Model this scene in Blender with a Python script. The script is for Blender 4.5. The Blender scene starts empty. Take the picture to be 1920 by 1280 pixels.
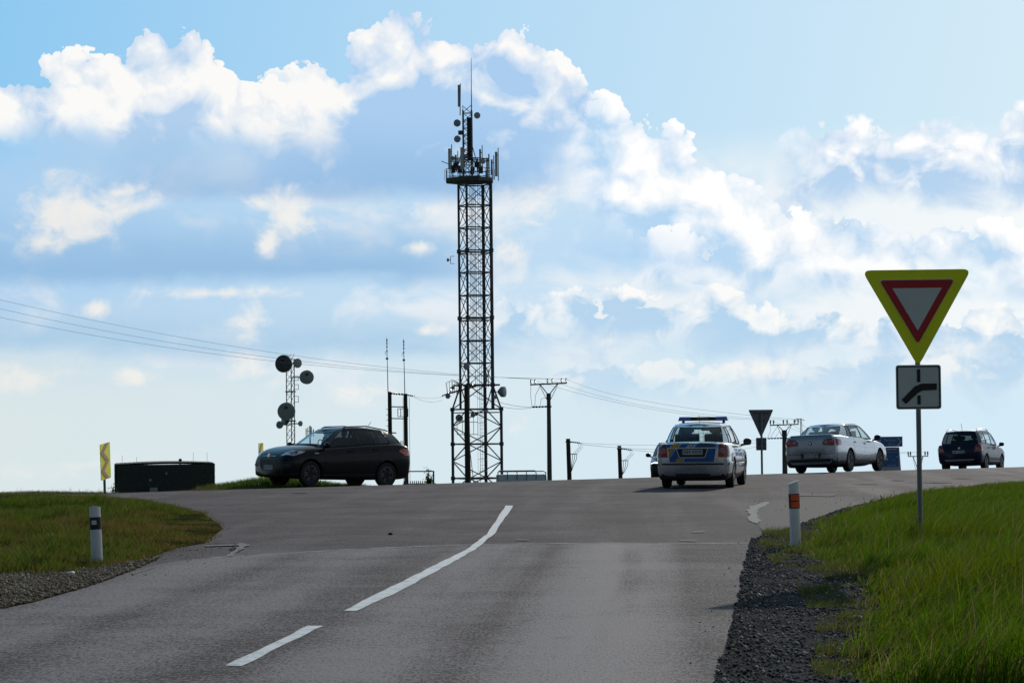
import bpy, bmesh, math, random
import numpy as np
from mathutils import Vector, Matrix
from mathutils.bvhtree import BVHTree
R = math.radians
scene = bpy.context.scene
COL = scene.collection
# ------------------------------------------------------------------ camera
FPX = 4494.0            # focal length in photograph pixels (1920 wide)
EYE = 1.55
PITCH, ROLL = R(2.0), R(0.6)
_f = Vector((0, math.cos(PITCH), math.sin(PITCH)))
_u0 = Vector((0, -math.sin(PITCH), math.cos(PITCH)))
_r0 = Vector((1, 0, 0))
_r = _r0 * math.cos(ROLL) - _u0 * math.sin(ROLL)
_u = _u0 * math.cos(ROLL) + _r0 * math.sin(ROLL)
cam_d = bpy.data.cameras.new('camera')
cam = bpy.data.objects.new('camera', cam_d)
COL.objects.link(cam)
cam_d.sensor_width = 36.0
cam_d.lens = 36.0 * FPX / 1920.0
cam_d.clip_end = 6000
cam_d.clip_start = 0.1
cam.matrix_world = Matrix(((_r.x, _u.x, -_f.x, 0), (_r.y, _u.y, -_f.y, 0), (_r.z, _u.z, -_f.z, EYE), (0, 0, 0, 1)))
scene.camera = cam
def ray(px, py):
    return _f + _r * ((px - 960) / FPX) + _u * ((640 - py) / FPX)
def at(px, py, Y):
    d = ray(px, py)
    return Vector((0, 0, EYE)) + d * (Y / d.y)
# ------------------------------------------------------------------ light
SUN_AZ, SUN_EL = R(17.5), R(21)      # azimuth clockwise from +Y (view direction)
sun_dir = Vector((math.sin(SUN_AZ) * math.cos(SUN_EL), math.cos(SUN_AZ) * math.cos(SUN_EL), math.sin(SUN_EL)))
sl = bpy.data.lights.new('sun', 'SUN')
sl.energy = 3.2
sl.angle = R(0.6)
sl.color = (1.0, 0.93, 0.82)
so = bpy.data.objects.new('sun', sl)
COL.objects.link(so)
so.rotation_euler = sun_dir.to_track_quat('Z', 'Y').to_euler()
so.location = (20, 60, 40)
scene.view_settings.view_transform = 'Standard'
scene.view_settings.look = 'None'
scene.view_settings.exposure = 0.0
scene.view_settings.gamma = 1.0
scene.view_settings.use_curve_mapping = False
scene.cycles.max_bounces = 6
scene.cycles.transparent_max_bounces = 16
scene.cycles.sample_clamp_indirect = 4.0

# ------------------------------------------------------------------ node expression helper
class E:
    """a float socket with arithmetic"""
    def __init__(s, nt, sock): s.nt, s.k = nt, sock
    def _m(s, op, *o, clamp=False):
        n = s.nt.nodes.new('ShaderNodeMath'); n.operation = op; n.use_clamp = clamp
        for i, v in enumerate((s,) + o):
            if isinstance(v, E): s.nt.links.new(v.k, n.inputs[i])
            else: n.inputs[i].default_value = v
        return E(s.nt, n.outputs[0])
    def __add__(s, o): return s._m('ADD', o)
    __radd__ = __add__
    def __sub__(s, o): return s._m('SUBTRACT', o)
    def __rsub__(s, o): return (s * -1.0) + o
    def __mul__(s, o): return s._m('MULTIPLY', o)
    __rmul__ = __mul__
    def __truediv__(s, o): return s._m('DIVIDE', o)
    def max(s, o): return s._m('MAXIMUM', o)
    def min(s, o): return s._m('MINIMUM', o)
    def clamp(s): return s._m('ADD', 0.0, clamp=True)
    def pow(s, o): return s._m('POWER', o)
    def sstep(s, a, b, lo=0.0, hi=1.0):
        n = s.nt.nodes.new('ShaderNodeMapRange'); n.interpolation_type = 'SMOOTHSTEP'
        s.nt.links.new(s.k, n.inputs[0])
        for i, v in ((1, a), (2, b), (3, lo), (4, hi)):
            if isinstance(v, E): s.nt.links.new(v.k, n.inputs[i])
            else: n.inputs[i].default_value = v
        return E(s.nt, n.outputs[0])
    def lin(s, a, b, lo=0.0, hi=1.0):
        n = s.nt.nodes.new('ShaderNodeMapRange')
        s.nt.links.new(s.k, n.inputs[0])
        for i, v in ((1, a), (2, b), (3, lo), (4, hi)): n.inputs[i].default_value = v
        return E(s.nt, n.outputs[0])
def n_xyz(nt, x, y, z):
    n = nt.nodes.new('ShaderNodeCombineXYZ')
    for i, v in enumerate((x, y, z)):
        if isinstance(v, E): nt.links.new(v.k, n.inputs[i])
        else: n.inputs[i].default_value = v
    return n.outputs[0]
def n_noise(nt, vec, scale, detail=4, rough=0.5, dist=0.0, lac=2.0):
    n = nt.nodes.new('ShaderNodeTexNoise')
    if vec is not None: nt.links.new(vec, n.inputs['Vector'])
    n.inputs['Scale'].default_value = scale; n.inputs['Detail'].default_value = detail
    n.inputs['Roughness'].default_value = rough; n.inputs['Distortion'].default_value = dist
    n.inputs['Lacunarity'].default_value = lac
    return E(nt, n.outputs[0])
def n_voro(nt, vec, scale, detail=0, rough=0.5, feature='F1', smooth=None, lac=2.0):
    n = nt.nodes.new('ShaderNodeTexVoronoi'); n.feature = feature
    if vec is not None: nt.links.new(vec, n.inputs['Vector'])
    n.inputs['Scale'].default_value = scale
    n.inputs['Detail'].default_value = detail; n.inputs['Roughness'].default_value = rough
    n.inputs['Lacunarity'].default_value = lac
    if smooth is not None: n.inputs['Smoothness'].default_value = smooth
    return E(nt, n.outputs['Distance'])
def n_mix(nt, f, a, b, mode='MIX'):
    n = nt.nodes.new('ShaderNodeMix'); n.data_type = 'RGBA'; n.blend_type = mode; n.clamp_factor = True
    if isinstance(f, E): nt.links.new(f.k, n.inputs[0])
    else: n.inputs[0].default_value = f
    for i, v in ((6, a), (7, b)):
        if isinstance(v, (tuple, list)): n.inputs[i].default_value = tuple(v) + (1,) * (4 - len(v))
        elif isinstance(v, E): nt.links.new(v.k, n.inputs[i])
        else: nt.links.new(v, n.inputs[i])
    return n.outputs[2]

# ------------------------------------------------------------------ sky: Nishita air with banks of cumulus, in directions (azimuth, elevation)
world = bpy.data.worlds.new('World'); scene.world = world; world.use_nodes = True
world.cycles.sampling_method = 'MANUAL'; world.cycles.sample_map_resolution = 512
SKY = 0.05
def build_sky():
    nt = world.node_tree; nt.nodes.clear()
    tc = nt.nodes.new('ShaderNodeTexCoord')
    sp = nt.nodes.new('ShaderNodeSeparateXYZ'); nt.links.new(tc.outputs['Generated'], sp.inputs[0])
    X, Y, Z = (E(nt, sp.outputs[i]) for i in range(3))
    U = X._m('ARCTAN2', Y) * FPX
    V = Z._m('ARCSINE') * FPX
    sky = nt.nodes.new('ShaderNodeTexSky'); sky.sky_type = 'NISHITA'; sky.sun_disc = False
    sky.sun_elevation = SUN_EL; sky.sun_rotation = SUN_AZ
    sky.altitude = 300; sky.air_density = 1.0; sky.dust_density = 0.2; sky.ozone_density = 3.0
    nt.links.new(n_xyz(nt, X, Y, Z.max(0.03)), sky.inputs[0])
    # the same banks repeat, mirrored, all round the horizon
    n = nt.nodes.new('ShaderNodeMath'); n.operation = 'PINGPONG'; nt.links.new((U + 1100.0).k, n.inputs[0]); n.inputs[1].default_value = 2200.0
    M = E(nt, n.outputs[0]) - 1100.0
    m01 = (M + 1100.0) / 2200.0
    def uv(px, py):
        d = ray(px, py).normalized()
        return math.atan2(d.x, d.y) * FPX, math.asin(d.z) * FPX
    VM = 900.0
    def curve(pts):
        c = nt.nodes.new('ShaderNodeFloatCurve')
        cm = c.mapping; cm.use_clip = False
        P = sorted([((uv(x, y)[0] + 1100) / 2200, (uv(x, y)[1] + 200) / (VM + 200)) for x, y in pts])
        cv = cm.curves[0]
        for i, (a, b) in enumerate(P):
            if i < 2: cv.points[i].location = (a, b)
            else: cv.points.new(a, b)
        for p in cv.points: p.handle_type = 'AUTO_CLAMPED'
        cm.update()
        nt.links.new(m01.k, c.inputs['Value'])
        return E(nt, c.outputs[0]) * (VM + 200) - 200.0
    def blob(px, py, rx, ry):
        u, v = uv(px, py)
        a = (M - u) / rx; b = (V - v) / ry
        return (a * a + b * b)._m('SQRT')      # 0 centre, 1 edge
    def coords(L, seed, stretch=1.0):
        # warped position in units of L pixels
        q = n_xyz(nt, U / L + seed, V / (L / stretch) + seed, 0.0)
        wn = nt.nodes.new('ShaderNodeTexNoise'); wn.noise_dimensions = '2D'; nt.links.new(q, wn.inputs['Vector'])
        wn.inputs['Scale'].default_value = 1.3; wn.inputs['Detail'].default_value = 2
        va = nt.nodes.new('ShaderNodeVectorMath'); va.operation = 'MULTIPLY_ADD'
        nt.links.new(wn.outputs['Color'], va.inputs[0]); va.inputs[1].default_value = (0.42, 0.42, 0.0)
        nt.links.new(q, va.inputs[2])
        return va.outputs[0]
    def lin(r, g, b): return tuple((((v / 255.0 + 0.055) / 1.055) ** 2.4) / SKY for v in (r, g, b))
    c = sky.outputs[0]
    def over(c, alpha, col): return n_mix(nt, alpha, c, col)
    # shared relief: rounded puffs (and the same a little towards the sun), ragged edges, slow billows
    p = coords(84, 0.0)
    def puffs(off, det):
        n = nt.nodes.new('ShaderNodeTexVoronoi'); n.voronoi_dimensions = '2D'
        v = nt.nodes.new('ShaderNodeVectorMath'); v.operation = 'ADD'; nt.links.new(p, v.inputs[0]); v.inputs[1].default_value = off
        nt.links.new(v.outputs[0], n.inputs['Vector'])
        n.inputs['Scale'].default_value = 1.0; n.inputs['Detail'].default_value = det
        n.inputs['Roughness'].default_value = 0.5; n.inputs['Lacunarity'].default_value = 2.3
        return E(nt, n.outputs['Distance'])
    d1 = puffs((0, 0, 0), 3.0)
    def lobes(off):
        n = nt.nodes.new('ShaderNodeTexVoronoi'); n.voronoi_dimensions = '2D'
        v = nt.nodes.new('ShaderNodeVectorMath'); v.operation = 'MULTIPLY_ADD'; nt.links.new(p, v.inputs[0]); v.inputs[1].default_value = (0.42, 0.46, 0); v.inputs[2].default_value = off
        nt.links.new(v.outputs[0], n.inputs['Vector']); n.inputs['Scale'].default_value = 1.0; n.inputs['Detail'].default_value = 1.0; n.inputs['Roughness'].default_value = 0.4; n.inputs['Lacunarity'].default_value = 2.1
        return E(nt, n.outputs['Distance'])
    b1 = lobes((7.3, 2.1, 0))
    lit = (lobes((7.3 + 0.10, 2.1 + 0.13, 0)) - b1) * 2.3 - (d1 - 0.47) * 1.0
    dome = (0.36 - d1 * d1 * 1.1) * 0.75 + (0.34 - b1 * b1 * 0.9) * 0.8 + 0.12
    def noise2(L, seed, stretch, det, rough=0.55):
        n = nt.nodes.new('ShaderNodeTexNoise'); n.noise_dimensions = '2D'
        nt.links.new(n_xyz(nt, U / L + seed, V / (L / stretch) + seed * 1.7, 0.0), n.inputs['Vector'])
        n.inputs['Scale'].default_value = 1.0; n.inputs['Detail'].default_value = det; n.inputs['Roughness'].default_value = rough
        n.inputs['Distortion'].default_value = 0.35
        return E(nt, n.outputs[0]) - 0.5
    rg = noise2(120, 3.1, 1.3, 5)
    wob = noise2(330, 8.2, 2.0, 4, 0.5)
    fil = noise2(60, 17.0, 1.2, 5, 0.6)
    right = U.lin(-1000, 1000)            # 0 left of the frame, 1 towards the sun
    towards = ((M + 200.0) / 1100.0).clamp()
    # thin high haze, palest towards the sun
    front = U._m('ABSOLUTE').sstep(9000, 1500)
    c = over(c, front * 0.55 + 0.3, n_mix(nt, right, lin(144, 207, 250), lin(220, 243, 255)))
    # one shaded sheet of cloud below the cumulus tops, thinning into haze at the horizon
    sheet = (curve([(-140, 230), (300, 180), (560, 200), (800, 120), (1040, 200), (1200, 330), (1500, 420), (2060, 400)]) - V + wob * 200.0).sstep(-30, 140)
    shade_col = n_mix(nt, right, lin(172, 207, 238), lin(212, 234, 249))
    c = over(c, sheet * 0.9, shade_col)
    haze_col = n_mix(nt, right, lin(222, 232, 231), lin(210, 234, 248))
    c = over(c, (V + wob * 120.0).sstep(300, 20) * 0.92, haze_col)
    # broad soft white drifts, denser towards the sun
    dr = (wob * 1.5 + rg * 0.9 + right * 0.62 - 0.10).sstep(0.0, 0.42)
    c = over(c, dr * (V + rg * 80.0).sstep(10, 170) * V.sstep(560, 430) * 0.8, n_mix(nt, right, lin(224, 231, 238), lin(252, 253, 252)))

    def cumulus(c, top, bot, rim, A, shade, white, soft=6.0, bsoft=50.0, rag=60.0, detail=0.9, alpha_max=1.0, fade=None, out=None):
        h0 = curve(top) - V
        S = h0 + h0.min(0.0) * 0.5 + dome * (2 * A) + fil * (A * 0.25)
        bright = 1.0 - (S + rg * (rag * 4.0) + wob * rag).sstep(rim[0], rim[1]) + lit * detail
        base = (V - curve(bot) + rg * (bsoft * 3.5)).sstep(-bsoft, bsoft)
        alpha = S.sstep(0.0, soft * 0.7) * base * alpha_max
        if out: alpha = alpha * (1.0 - (M + rg * 170.0).sstep(out[0] - 960, out[1] - 960))
        if fade: alpha = alpha * (M + rg * 160.0).sstep(fade[0] - 960, fade[1] - 960)
        return over(c, alpha, n_mix(nt, bright.clamp(), shade, white))
    white_l, white_r = lin(251, 250, 248), lin(255, 255, 255)
    wl = n_mix(nt, towards, white_l, white_r)
    # far right tops, thin and burnt out by the sun behind them
    c = cumulus(c, [(-140, 900), (1300, 800), (1370, 420), (1430, 270), (1560, 228), (1700, 222), (1800, 222), (1850, 215), (1890, 195), (1920, 190), (2060, 180)],
                [(-140, 900), (1440, 420), (1600, 360), (1800, 370), (2060, 390)], (55, 135), 22, lin(182, 211, 240), white_r, rag=70, bsoft=34, soft=24, fade=(1440, 1540))
    # middle bank with the wide shaded core
    c = cumulus(c, [(-140, 900), (300, 400), (400, 170), (470, 140), (515, 120), (560, 104), (640, 80), (700, 34), (790, 18), (835, 56), (960, 50), (1040, 92), (1085, 125), (1110, 180), (1150, 300), (1240, 700), (2060, 900)],
                [(-140, 420), (480, 350), (700, 365), (860, 365), (1040, 340), (1150, 300), (2060, 420)], (62, 150), 26, lin(170, 205, 240), wl, rag=55, bsoft=34, fade=(430, 560))
    # left bank
    c = cumulus(c, [(-140, 180), (0, 155), (50, 118), (100, 82), (190, 85), (235, 75), (262, 36), (350, 38), (400, 72), (445, 108), (485, 138), (560, 138), (600, 150), (640, 175), (700, 260), (760, 420), (820, 800), (2060, 900)],
                [(-140, 250), (0, 250), (240, 280), (400, 270), (560, 285), (700, 300), (2060, 300)], (95, 215), 26, lin(178, 208, 238), wl, rag=75, bsoft=45, out=(590, 665))
    # white shoulder running down to the right
    c = cumulus(c, [(-140, 900), (850, 800), (920, 260), (1010, 200), (1060, 186), (1110, 180), (1200, 205), (1270, 228), (1350, 270), (1420, 305), (1465, 360), (1490, 470), (1560, 800), (2060, 900)],
                [(-140, 400), (1000, 330), (1100, 400), (1250, 460), (1450, 490), (2060, 520)], (135, 290), 26, lin(182, 215, 244), white_r, rag=80, bsoft=50, fade=(1000, 1140))
    c = cumulus(c, [(-140, 900), (980, 800), (1040, 480), (1200, 425), (1300, 430), (1440, 390), (1520, 390), (1600, 398), (1700, 425), (1790, 420), (1850, 410), (1920, 420), (2060, 430)],
                [(-140, 560), (1150, 520), (1500, 540), (1700, 520), (2060, 560)], (70, 175), 24, lin(186, 216, 242), white_r, rag=75, bsoft=45, fade=(1110, 1260))
    c = cumulus(c, [(-140, 900), (880, 640), (950, 560), (1100, 542), (1250, 555), (1350, 538), (1450, 565), (1700, 570), (2060, 590)],
                [(-140, 700), (900, 640), (1200, 640), (1500, 650), (2060, 670)], (15, 85), 26, lin(180, 212, 238), lin(252, 252, 250), rag=85, bsoft=55, alpha_max=0.95, soft=16)
    c = cumulus(c, [(-140, 900), (860, 800), (960, 690), (1100, 665), (1250, 680), (1400, 650), (1550, 672), (1700, 640), (1850, 655), (2060, 640)],
                [(-140, 800), (900, 740), (1200, 735), (1500, 730), (2060, 720)], (8, 60), 22, lin(184, 214, 238), lin(246, 246, 244), rag=75, bsoft=50, alpha_max=0.7, soft=22, fade=(940, 1100))
    # flat shaded bases
    def band(c, bottom, thick, col, a, x0, x1):
        h = V - curve(bottom) + wob * 70.0 + fil * 14.0
        m = h.sstep(-12, 30) * (1.0 - h.sstep(20, thick)) * M.sstep(x0 - 960, x0 - 660) * (1.0 - M.sstep(x1 - 1260, x1 - 960))
        return over(c, m * a, col)
    c = band(c, [(-140, 370), (2060, 350)], 160, lin(146, 186, 225), 0.72, 60, 1150)
    c = band(c, [(-140, 520), (500, 538), (850, 535), (2060, 560)], 170, lin(144, 186, 224), 0.82, -300, 1050)
    c = band(c, [(-140, 660), (2060, 690)], 110, lin(160, 199, 229), 0.65, -300, 1050)
    c = band(c, [(-140, 520), (2060, 500)], 110, lin(168, 208, 243), 0.7, 930, 1450)
    # torn scraps catching the light
    scr = None
    for (x, y, rx, ry, k) in ((140, 400, 110, 80, 1), (90, 455, 70, 35, 1), (220, 362, 70, 30, .9), (550, 400, 55, 55, 1), (490, 385, 40, 20, .9), (500, 455, 35, 28, .9), (800, 395, 80, 40, .7), (790, 465, 45, 20, .9),
                             (475, 600, 50, 48, 1), (180, 578, 40, 24, 1), (420, 550, 150, 16, .9), (40, 705, 90, 36, .9), (250, 705, 50, 26, .9), (470, 690, 110, 40, .8), (130, 690, 50, 40, .8),
                             (800, 620, 50, 16, .8), (1000, 390, 90, 50, .9), (960, 470, 90, 40, .7), (1440, 690, 130, 22, .7), (1800, 650, 160, 40, .6), (1150, 640, 110, 20, .6), (980, 800, 120, 30, .5), (150, 870, 200, 30, .55), (700, 730, 130, 30, .6)):
        b = (1.0 - blob(x, y, rx * 1.5, ry * 1.5)).max(0.0) * k
        scr = b if scr is None else scr.max(b)
    m = (scr * 1.25 + rg * 1.5 + fil * 1.3 - 0.38).sstep(0.0, 0.9)
    c = over(c, m * scr.sstep(0, 0.3) * 0.9, n_mix(nt, right, lin(240, 238, 233), lin(252, 251, 248)))
    # clouds and haze scatter forwards: the sky is brightest round the sun and dimmer behind the camera
    ca = X * sun_dir.x + Y * sun_dir.y + Z * sun_dir.z
    ph = ca.sstep(-0.5, 0.8, 0.33, 1.0)
    c = n_mix(nt, 1.0, c, n_xyz(nt, ph, ph, ph), 'MULTIPLY')
    bg = nt.nodes.new('ShaderNodeBackground'); nt.links.new(c, bg.inputs[0]); bg.inputs[1].default_value = SKY
    out = nt.nodes.new('ShaderNodeOutputWorld'); nt.links.new(bg.outputs[0], out.inputs[0])
build_sky()
# ------------------------------------------------------------------ helpers
rng = random.Random(7)
nrg = np.random.default_rng(11)
def tag(o, label=None, cat=None, group=None, kind=None):
    if label: o['label'] = label
    if cat: o['category'] = cat
    if group: o['group'] = group
    if kind: o['kind'] = kind
    return o
def thing(name, label, cat, loc=(0, 0, 0), rotz=0.0, group=None):
    o = bpy.data.objects.new(name, None); COL.objects.link(o)
    o.empty_display_size = 0.3
    o.location = loc; o.rotation_euler = (0, 0, rotz)
    return tag(o, label, cat, group)
def link(name, me, parent=None):
    o = bpy.data.objects.new(name, me); COL.objects.link(o)
    if parent is not None: o.parent = parent
    return o
class MB:
    def __init__(s): s.v, s.f = [], []
    def add(s, vs, fs):
        n = len(s.v); s.v += [tuple(v) for v in vs]; s.f += [tuple(i + n for i in f) for f in fs]; return s
    def box(s, c, size, rot=None):
        hx, hy, hz = (k / 2 for k in size); c = Vector(c)
        vs = [Vector((x, y, z)) for x in (-hx, hx) for y in (-hy, hy) for z in (-hz, hz)]
        if rot is not None: vs = [rot @ v for v in vs]
        return s.add([c + v for v in vs], [(0, 1, 3, 2), (4, 6, 7, 5), (0, 4, 5, 1), (2, 3, 7, 6), (0, 2, 6, 4), (1, 5, 7, 3)])
    def bar(s, a, b, w, h=None):
        a, b = Vector(a), Vector(b); h = h or w; d = b - a; L = d.length
        if L < 1e-6: return s
        q = d.to_track_quat('X', 'Z').to_matrix()
        return s.box((a + b) / 2, (L, w, h), q)
    def tube(s, pts, r, n=6, cap=True, closed=False):
        pts = [Vector(p) for p in pts]; m = len(pts)
        rr = r if isinstance(r, (list, tuple)) else [r] * m
        vs, fs = [], []
        up = None
        for i, p in enumerate(pts):
            a = pts[max(i - 1, 0)]; b = pts[min(i + 1, m - 1)]
            t = (b - a).normalized()
            if up is None: up = Vector((0, 0, 1)) if abs(t.z) < .9 else Vector((1, 0, 0))
            x = t.cross(up).normalized(); y = x.cross(t).normalized(); up = y
            for k in range(n):
                an = 2 * math.pi * k / n
                vs.append(p + (x * math.cos(an) + y * math.sin(an)) * rr[i])
        for i in range(m - 1):
            for k in range(n):
                fs.append((i * n + k, i * n + (k + 1) % n, (i + 1) * n + (k + 1) % n, (i + 1) * n + k))
        if cap: fs += [tuple(range(n))[::-1], tuple((m - 1) * n + k for k in range(n))]
        return s.add(vs, fs)
    def lathe(s, prof, o, axis, n=20):
        """prof: (radius, along) pairs turned round the axis through o"""
        axis = Vector(axis).normalized(); o = Vector(o)
        x = axis.cross(Vector((0, 0, 1)) if abs(axis.z) < .9 else Vector((1, 0, 0))).normalized(); y = axis.cross(x)
        vs, fs = [], []
        for r, a in prof:
            for k in range(n):
                an = 2 * math.pi * k / n
                vs.append(o + axis * a + (x * math.cos(an) + y * math.sin(an)) * max(r, 1e-4))
        for i in range(len(prof) - 1):
            for k in range(n):
                fs.append((i * n + k, i * n + (k + 1) % n, (i + 1) * n + (k + 1) % n, (i + 1) * n + k))
        fs += [tuple(range(n))[::-1], tuple((len(prof) - 1) * n + k for k in range(n))]
        return s.add(vs, fs)
    def prism(s, poly, o, ex, ey, th):
        """2D polygon in plane (ex, ey) through o, thickness th along ex x ey"""
        o, ex, ey = Vector(o), Vector(ex), Vector(ey); nz = ex.cross(ey).normalized()
        n = len(poly)
        vs = [o + ex * a + ey * b for a, b in poly] + [o + ex * a + ey * b + nz * th for a, b in poly]
        fs = [tuple(range(n))[::-1], tuple(range(n, 2 * n))] + [(i, (i + 1) % n, n + (i + 1) % n, n + i) for i in range(n)]
        return s.add(vs, fs)
    def ellipsoid(s, c, r, n=14, p=1.0, rot=None):
        c = Vector(c); vs, fs = [], []; m = n // 2
        sg = lambda v: math.copysign(abs(v) ** p, v)
        for i in range(m + 1):
            ph = math.pi * i / m - math.pi / 2
            for k in range(n):
                th = 2 * math.pi * k / n
                v = Vector((r[0] * sg(math.cos(ph)) * sg(math.cos(th)), r[1] * sg(math.cos(ph)) * sg(math.sin(th)), r[2] * sg(math.sin(ph))))
                vs.append(c + (rot @ v if rot is not None else v))
        for i in range(m):
            for k in range(n):
                fs.append((i * n + k, i * n + (k + 1) % n, (i + 1) * n + (k + 1) % n, (i + 1) * n + k))
        return s.add(vs, fs)
    def mesh(s, name, mat, smooth=None):
        me = bpy.data.meshes.new(name); me.from_pydata(s.v, [], s.f)
        bm = bmesh.new(); bm.from_mesh(me)
        bmesh.ops.remove_doubles(bm, verts=bm.verts, dist=1e-5)
        bmesh.ops.recalc_face_normals(bm, faces=bm.faces); bm.to_mesh(me); bm.free()
        if mat is not None: me.materials.append(mat)
        if smooth:
            me.shade_smooth(); me.set_sharp_from_angle(angle=R(smooth))
        return me
    def build(s, name, mat, parent=None, smooth=None):
        return link(name, s.mesh(name, mat, smooth), parent)
def roundpoly(pts, r, seg=4):
    """round the corners of a 2D polygon"""
    out = []; n = len(pts)
    for i in range(n):
        p = Vector(pts[i]); a = (Vector(pts[i - 1]) - p); b = (Vector(pts[(i + 1) % n]) - p)
        la, lb = a.length, b.length; a.normalize(); b.normalize()
        ang = a.angle(b); t = min(r / math.tan(ang / 2), la * .45, lb * .45)
        p0, p1 = p + a * t, p + b * t
        for k in range(seg + 1):
            u = k / seg
            q = p0 * (1 - u) ** 2 + p * 2 * u * (1 - u) + p1 * u * u
            out.append((q.x, q.y))
    return out
def text_mesh(s, size, depth=0.002):
    cu = bpy.data.curves.new('lettering', 'FONT'); cu.body = s; cu.size = size; cu.align_x = 'CENTER'; cu.align_y = 'CENTER'
    cu.extrude = depth; cu.resolution_u = 3
    ob = bpy.data.objects.new('lettering', cu); COL.objects.link(ob)
    dg = bpy.context.evaluated_depsgraph_get(); dg.update()
    me = bpy.data.meshes.new_from_object(ob.evaluated_get(dg)); bpy.data.objects.remove(ob)
    return me
def lettering(s, size, o, ex, ey, mat, parent, width=None, depth=0.002):
    me = text_mesh(s, size, depth)
    ex, ey, o = Vector(ex).normalized(), Vector(ey).normalized(), Vector(o); ez = ex.cross(ey)
    k = 1.0
    if width:
        xs = [v.co.x for v in me.vertices]; k = width / max(max(xs) - min(xs), 1e-6)
    for v in me.vertices: v.co = o + ex * (v.co.x * k) + ey * v.co.y + ez * v.co.z
    me.materials.clear(); me.materials.append(mat)
    return link('lettering', me, parent)

# ------------------------------------------------------------------ materials (all node based)
MATS = {}
def mat(name, col, rough=0.6, metal=0.0, var=0.12, vs=6.0, bump=0.0, bs=60.0, coat=0.0, spec=0.5, emit=None, grime=0.0):
    if name in MATS: return MATS[name]
    m = bpy.data.materials.new(name); m.use_nodes = True; nt = m.node_tree
    b = nt.nodes['Principled BSDF']
    tc = nt.nodes.new('ShaderNodeTexCoord')
    a = n_noise(nt, tc.outputs['Object'], vs, 5, 0.6)
    lo = tuple(c * (1 - var) for c in col); hi = tuple(min(c * (1 + var), 1) for c in col)
    c = n_mix(nt, a.sstep(0.3, 0.7), lo, hi)
    if grime:
        g = n_noise(nt, tc.outputs['Object'], vs * 0.35, 6, 0.65)
        c = n_mix(nt, g.sstep(0.52, 0.8) * grime, c, (0.06, 0.05, 0.04))
    nt.links.new(c, b.inputs['Base Color'])
    nt.links.new((a * 0.25 + (rough - 0.125)).k, b.inputs['Roughness'])
    b.inputs['Metallic'].default_value = metal
    b.inputs['Specular IOR Level'].default_value = spec
    b.inputs['Coat Weight'].default_value = coat; b.inputs['Coat Roughness'].default_value = 0.03
    if bump:
        bn = nt.nodes.new('ShaderNodeBump'); bn.inputs['Strength'].default_value = bump; bn.inputs['Distance'].default_value = 0.01
        nt.links.new(n_noise(nt, tc.outputs['Object'], bs, 4, 0.6).k, bn.inputs['Height']); nt.links.new(bn.outputs[0], b.inputs['Normal'])
    if emit:
        b.inputs['Emission Color'].default_value = tuple(emit[:3]) + (1,); b.inputs['Emission Strength'].default_value = emit[3]
    MATS[name] = m
    return m
def glass_mat(name, tint):
    m = bpy.data.materials.new(name); m.use_nodes = True; nt = m.node_tree; nt.nodes.clear()
    tr = nt.nodes.new('ShaderNodeBsdfTransparent'); tr.inputs[0].default_value = tuple(tint) + (1,)
    gl = nt.nodes.new('ShaderNodeBsdfGlossy'); gl.inputs['Roughness'].default_value = 0.02; gl.inputs[0].default_value = (.9, .95, 1, 1)
    ge = nt.nodes.new('ShaderNodeNewGeometry'); dt = nt.nodes.new('ShaderNodeVectorMath'); dt.operation = 'DOT_PRODUCT'
    nt.links.new(ge.outputs['Normal'], dt.inputs[0]); nt.links.new(ge.outputs['Incoming'], dt.inputs[1])
    fz = (1.0 - E(nt, dt.outputs['Value'])._m('ABSOLUTE')).max(0.0).pow(5.0) * 0.9 + 0.05      # thin pane: same from both sides
    tc = nt.nodes.new('ShaderNodeTexCoord')
    f = (fz + n_noise(nt, tc.outputs['Object'], 5, 4).sstep(0.4, 0.9) * 0.04)
    mx = nt.nodes.new('ShaderNodeMixShader'); nt.links.new(f.k, mx.inputs[0]); nt.links.new(tr.outputs[0], mx.inputs[1]); nt.links.new(gl.outputs[0], mx.inputs[2])
    o = nt.nodes.new('ShaderNodeOutputMaterial'); nt.links.new(mx.outputs[0], o.inputs[0])
    return m
M_STEEL = mat('galvanised_steel', (0.13, 0.14, 0.15), 0.55, 0.5, var=0.25, vs=3)
M_DARKSTEEL = mat('weathered_steel', (0.07, 0.075, 0.085), 0.6, 0.3, var=0.3, vs=2)
M_WHITE = mat('white_paint', (0.74, 0.75, 0.76), 0.5, var=0.06, vs=4, grime=0.25)
M_DISH = mat('dish_grey', (0.30, 0.32, 0.34), 0.55, var=0.1, vs=2, grime=0.3)
M_PANEL = mat('antenna_panel', (0.48, 0.50, 0.50), 0.5, var=0.06, vs=2)
M_WOOD = mat('creosoted_wood', (0.045, 0.034, 0.028), 0.85, var=0.35, vs=5, bump=0.4, bs=30)
M_CONC = mat('pole_concrete', (0.10, 0.095, 0.09), 0.9, var=0.25, vs=5, bump=0.3, bs=50)
M_BLACK = mat('black_plastic', (0.012, 0.012, 0.013), 0.5, var=0.2)
M_INS = mat('brown_porcelain', (0.035, 0.02, 0.016), 0.25, var=0.2)
M_WIRE = mat('aluminium_wire', (0.17, 0.17, 0.17), 0.7, 0.2)
M_RUBBER = mat('tyre_rubber', (0.018, 0.018, 0.019), 0.8, var=0.25, vs=20, bump=0.2, bs=80)

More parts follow.
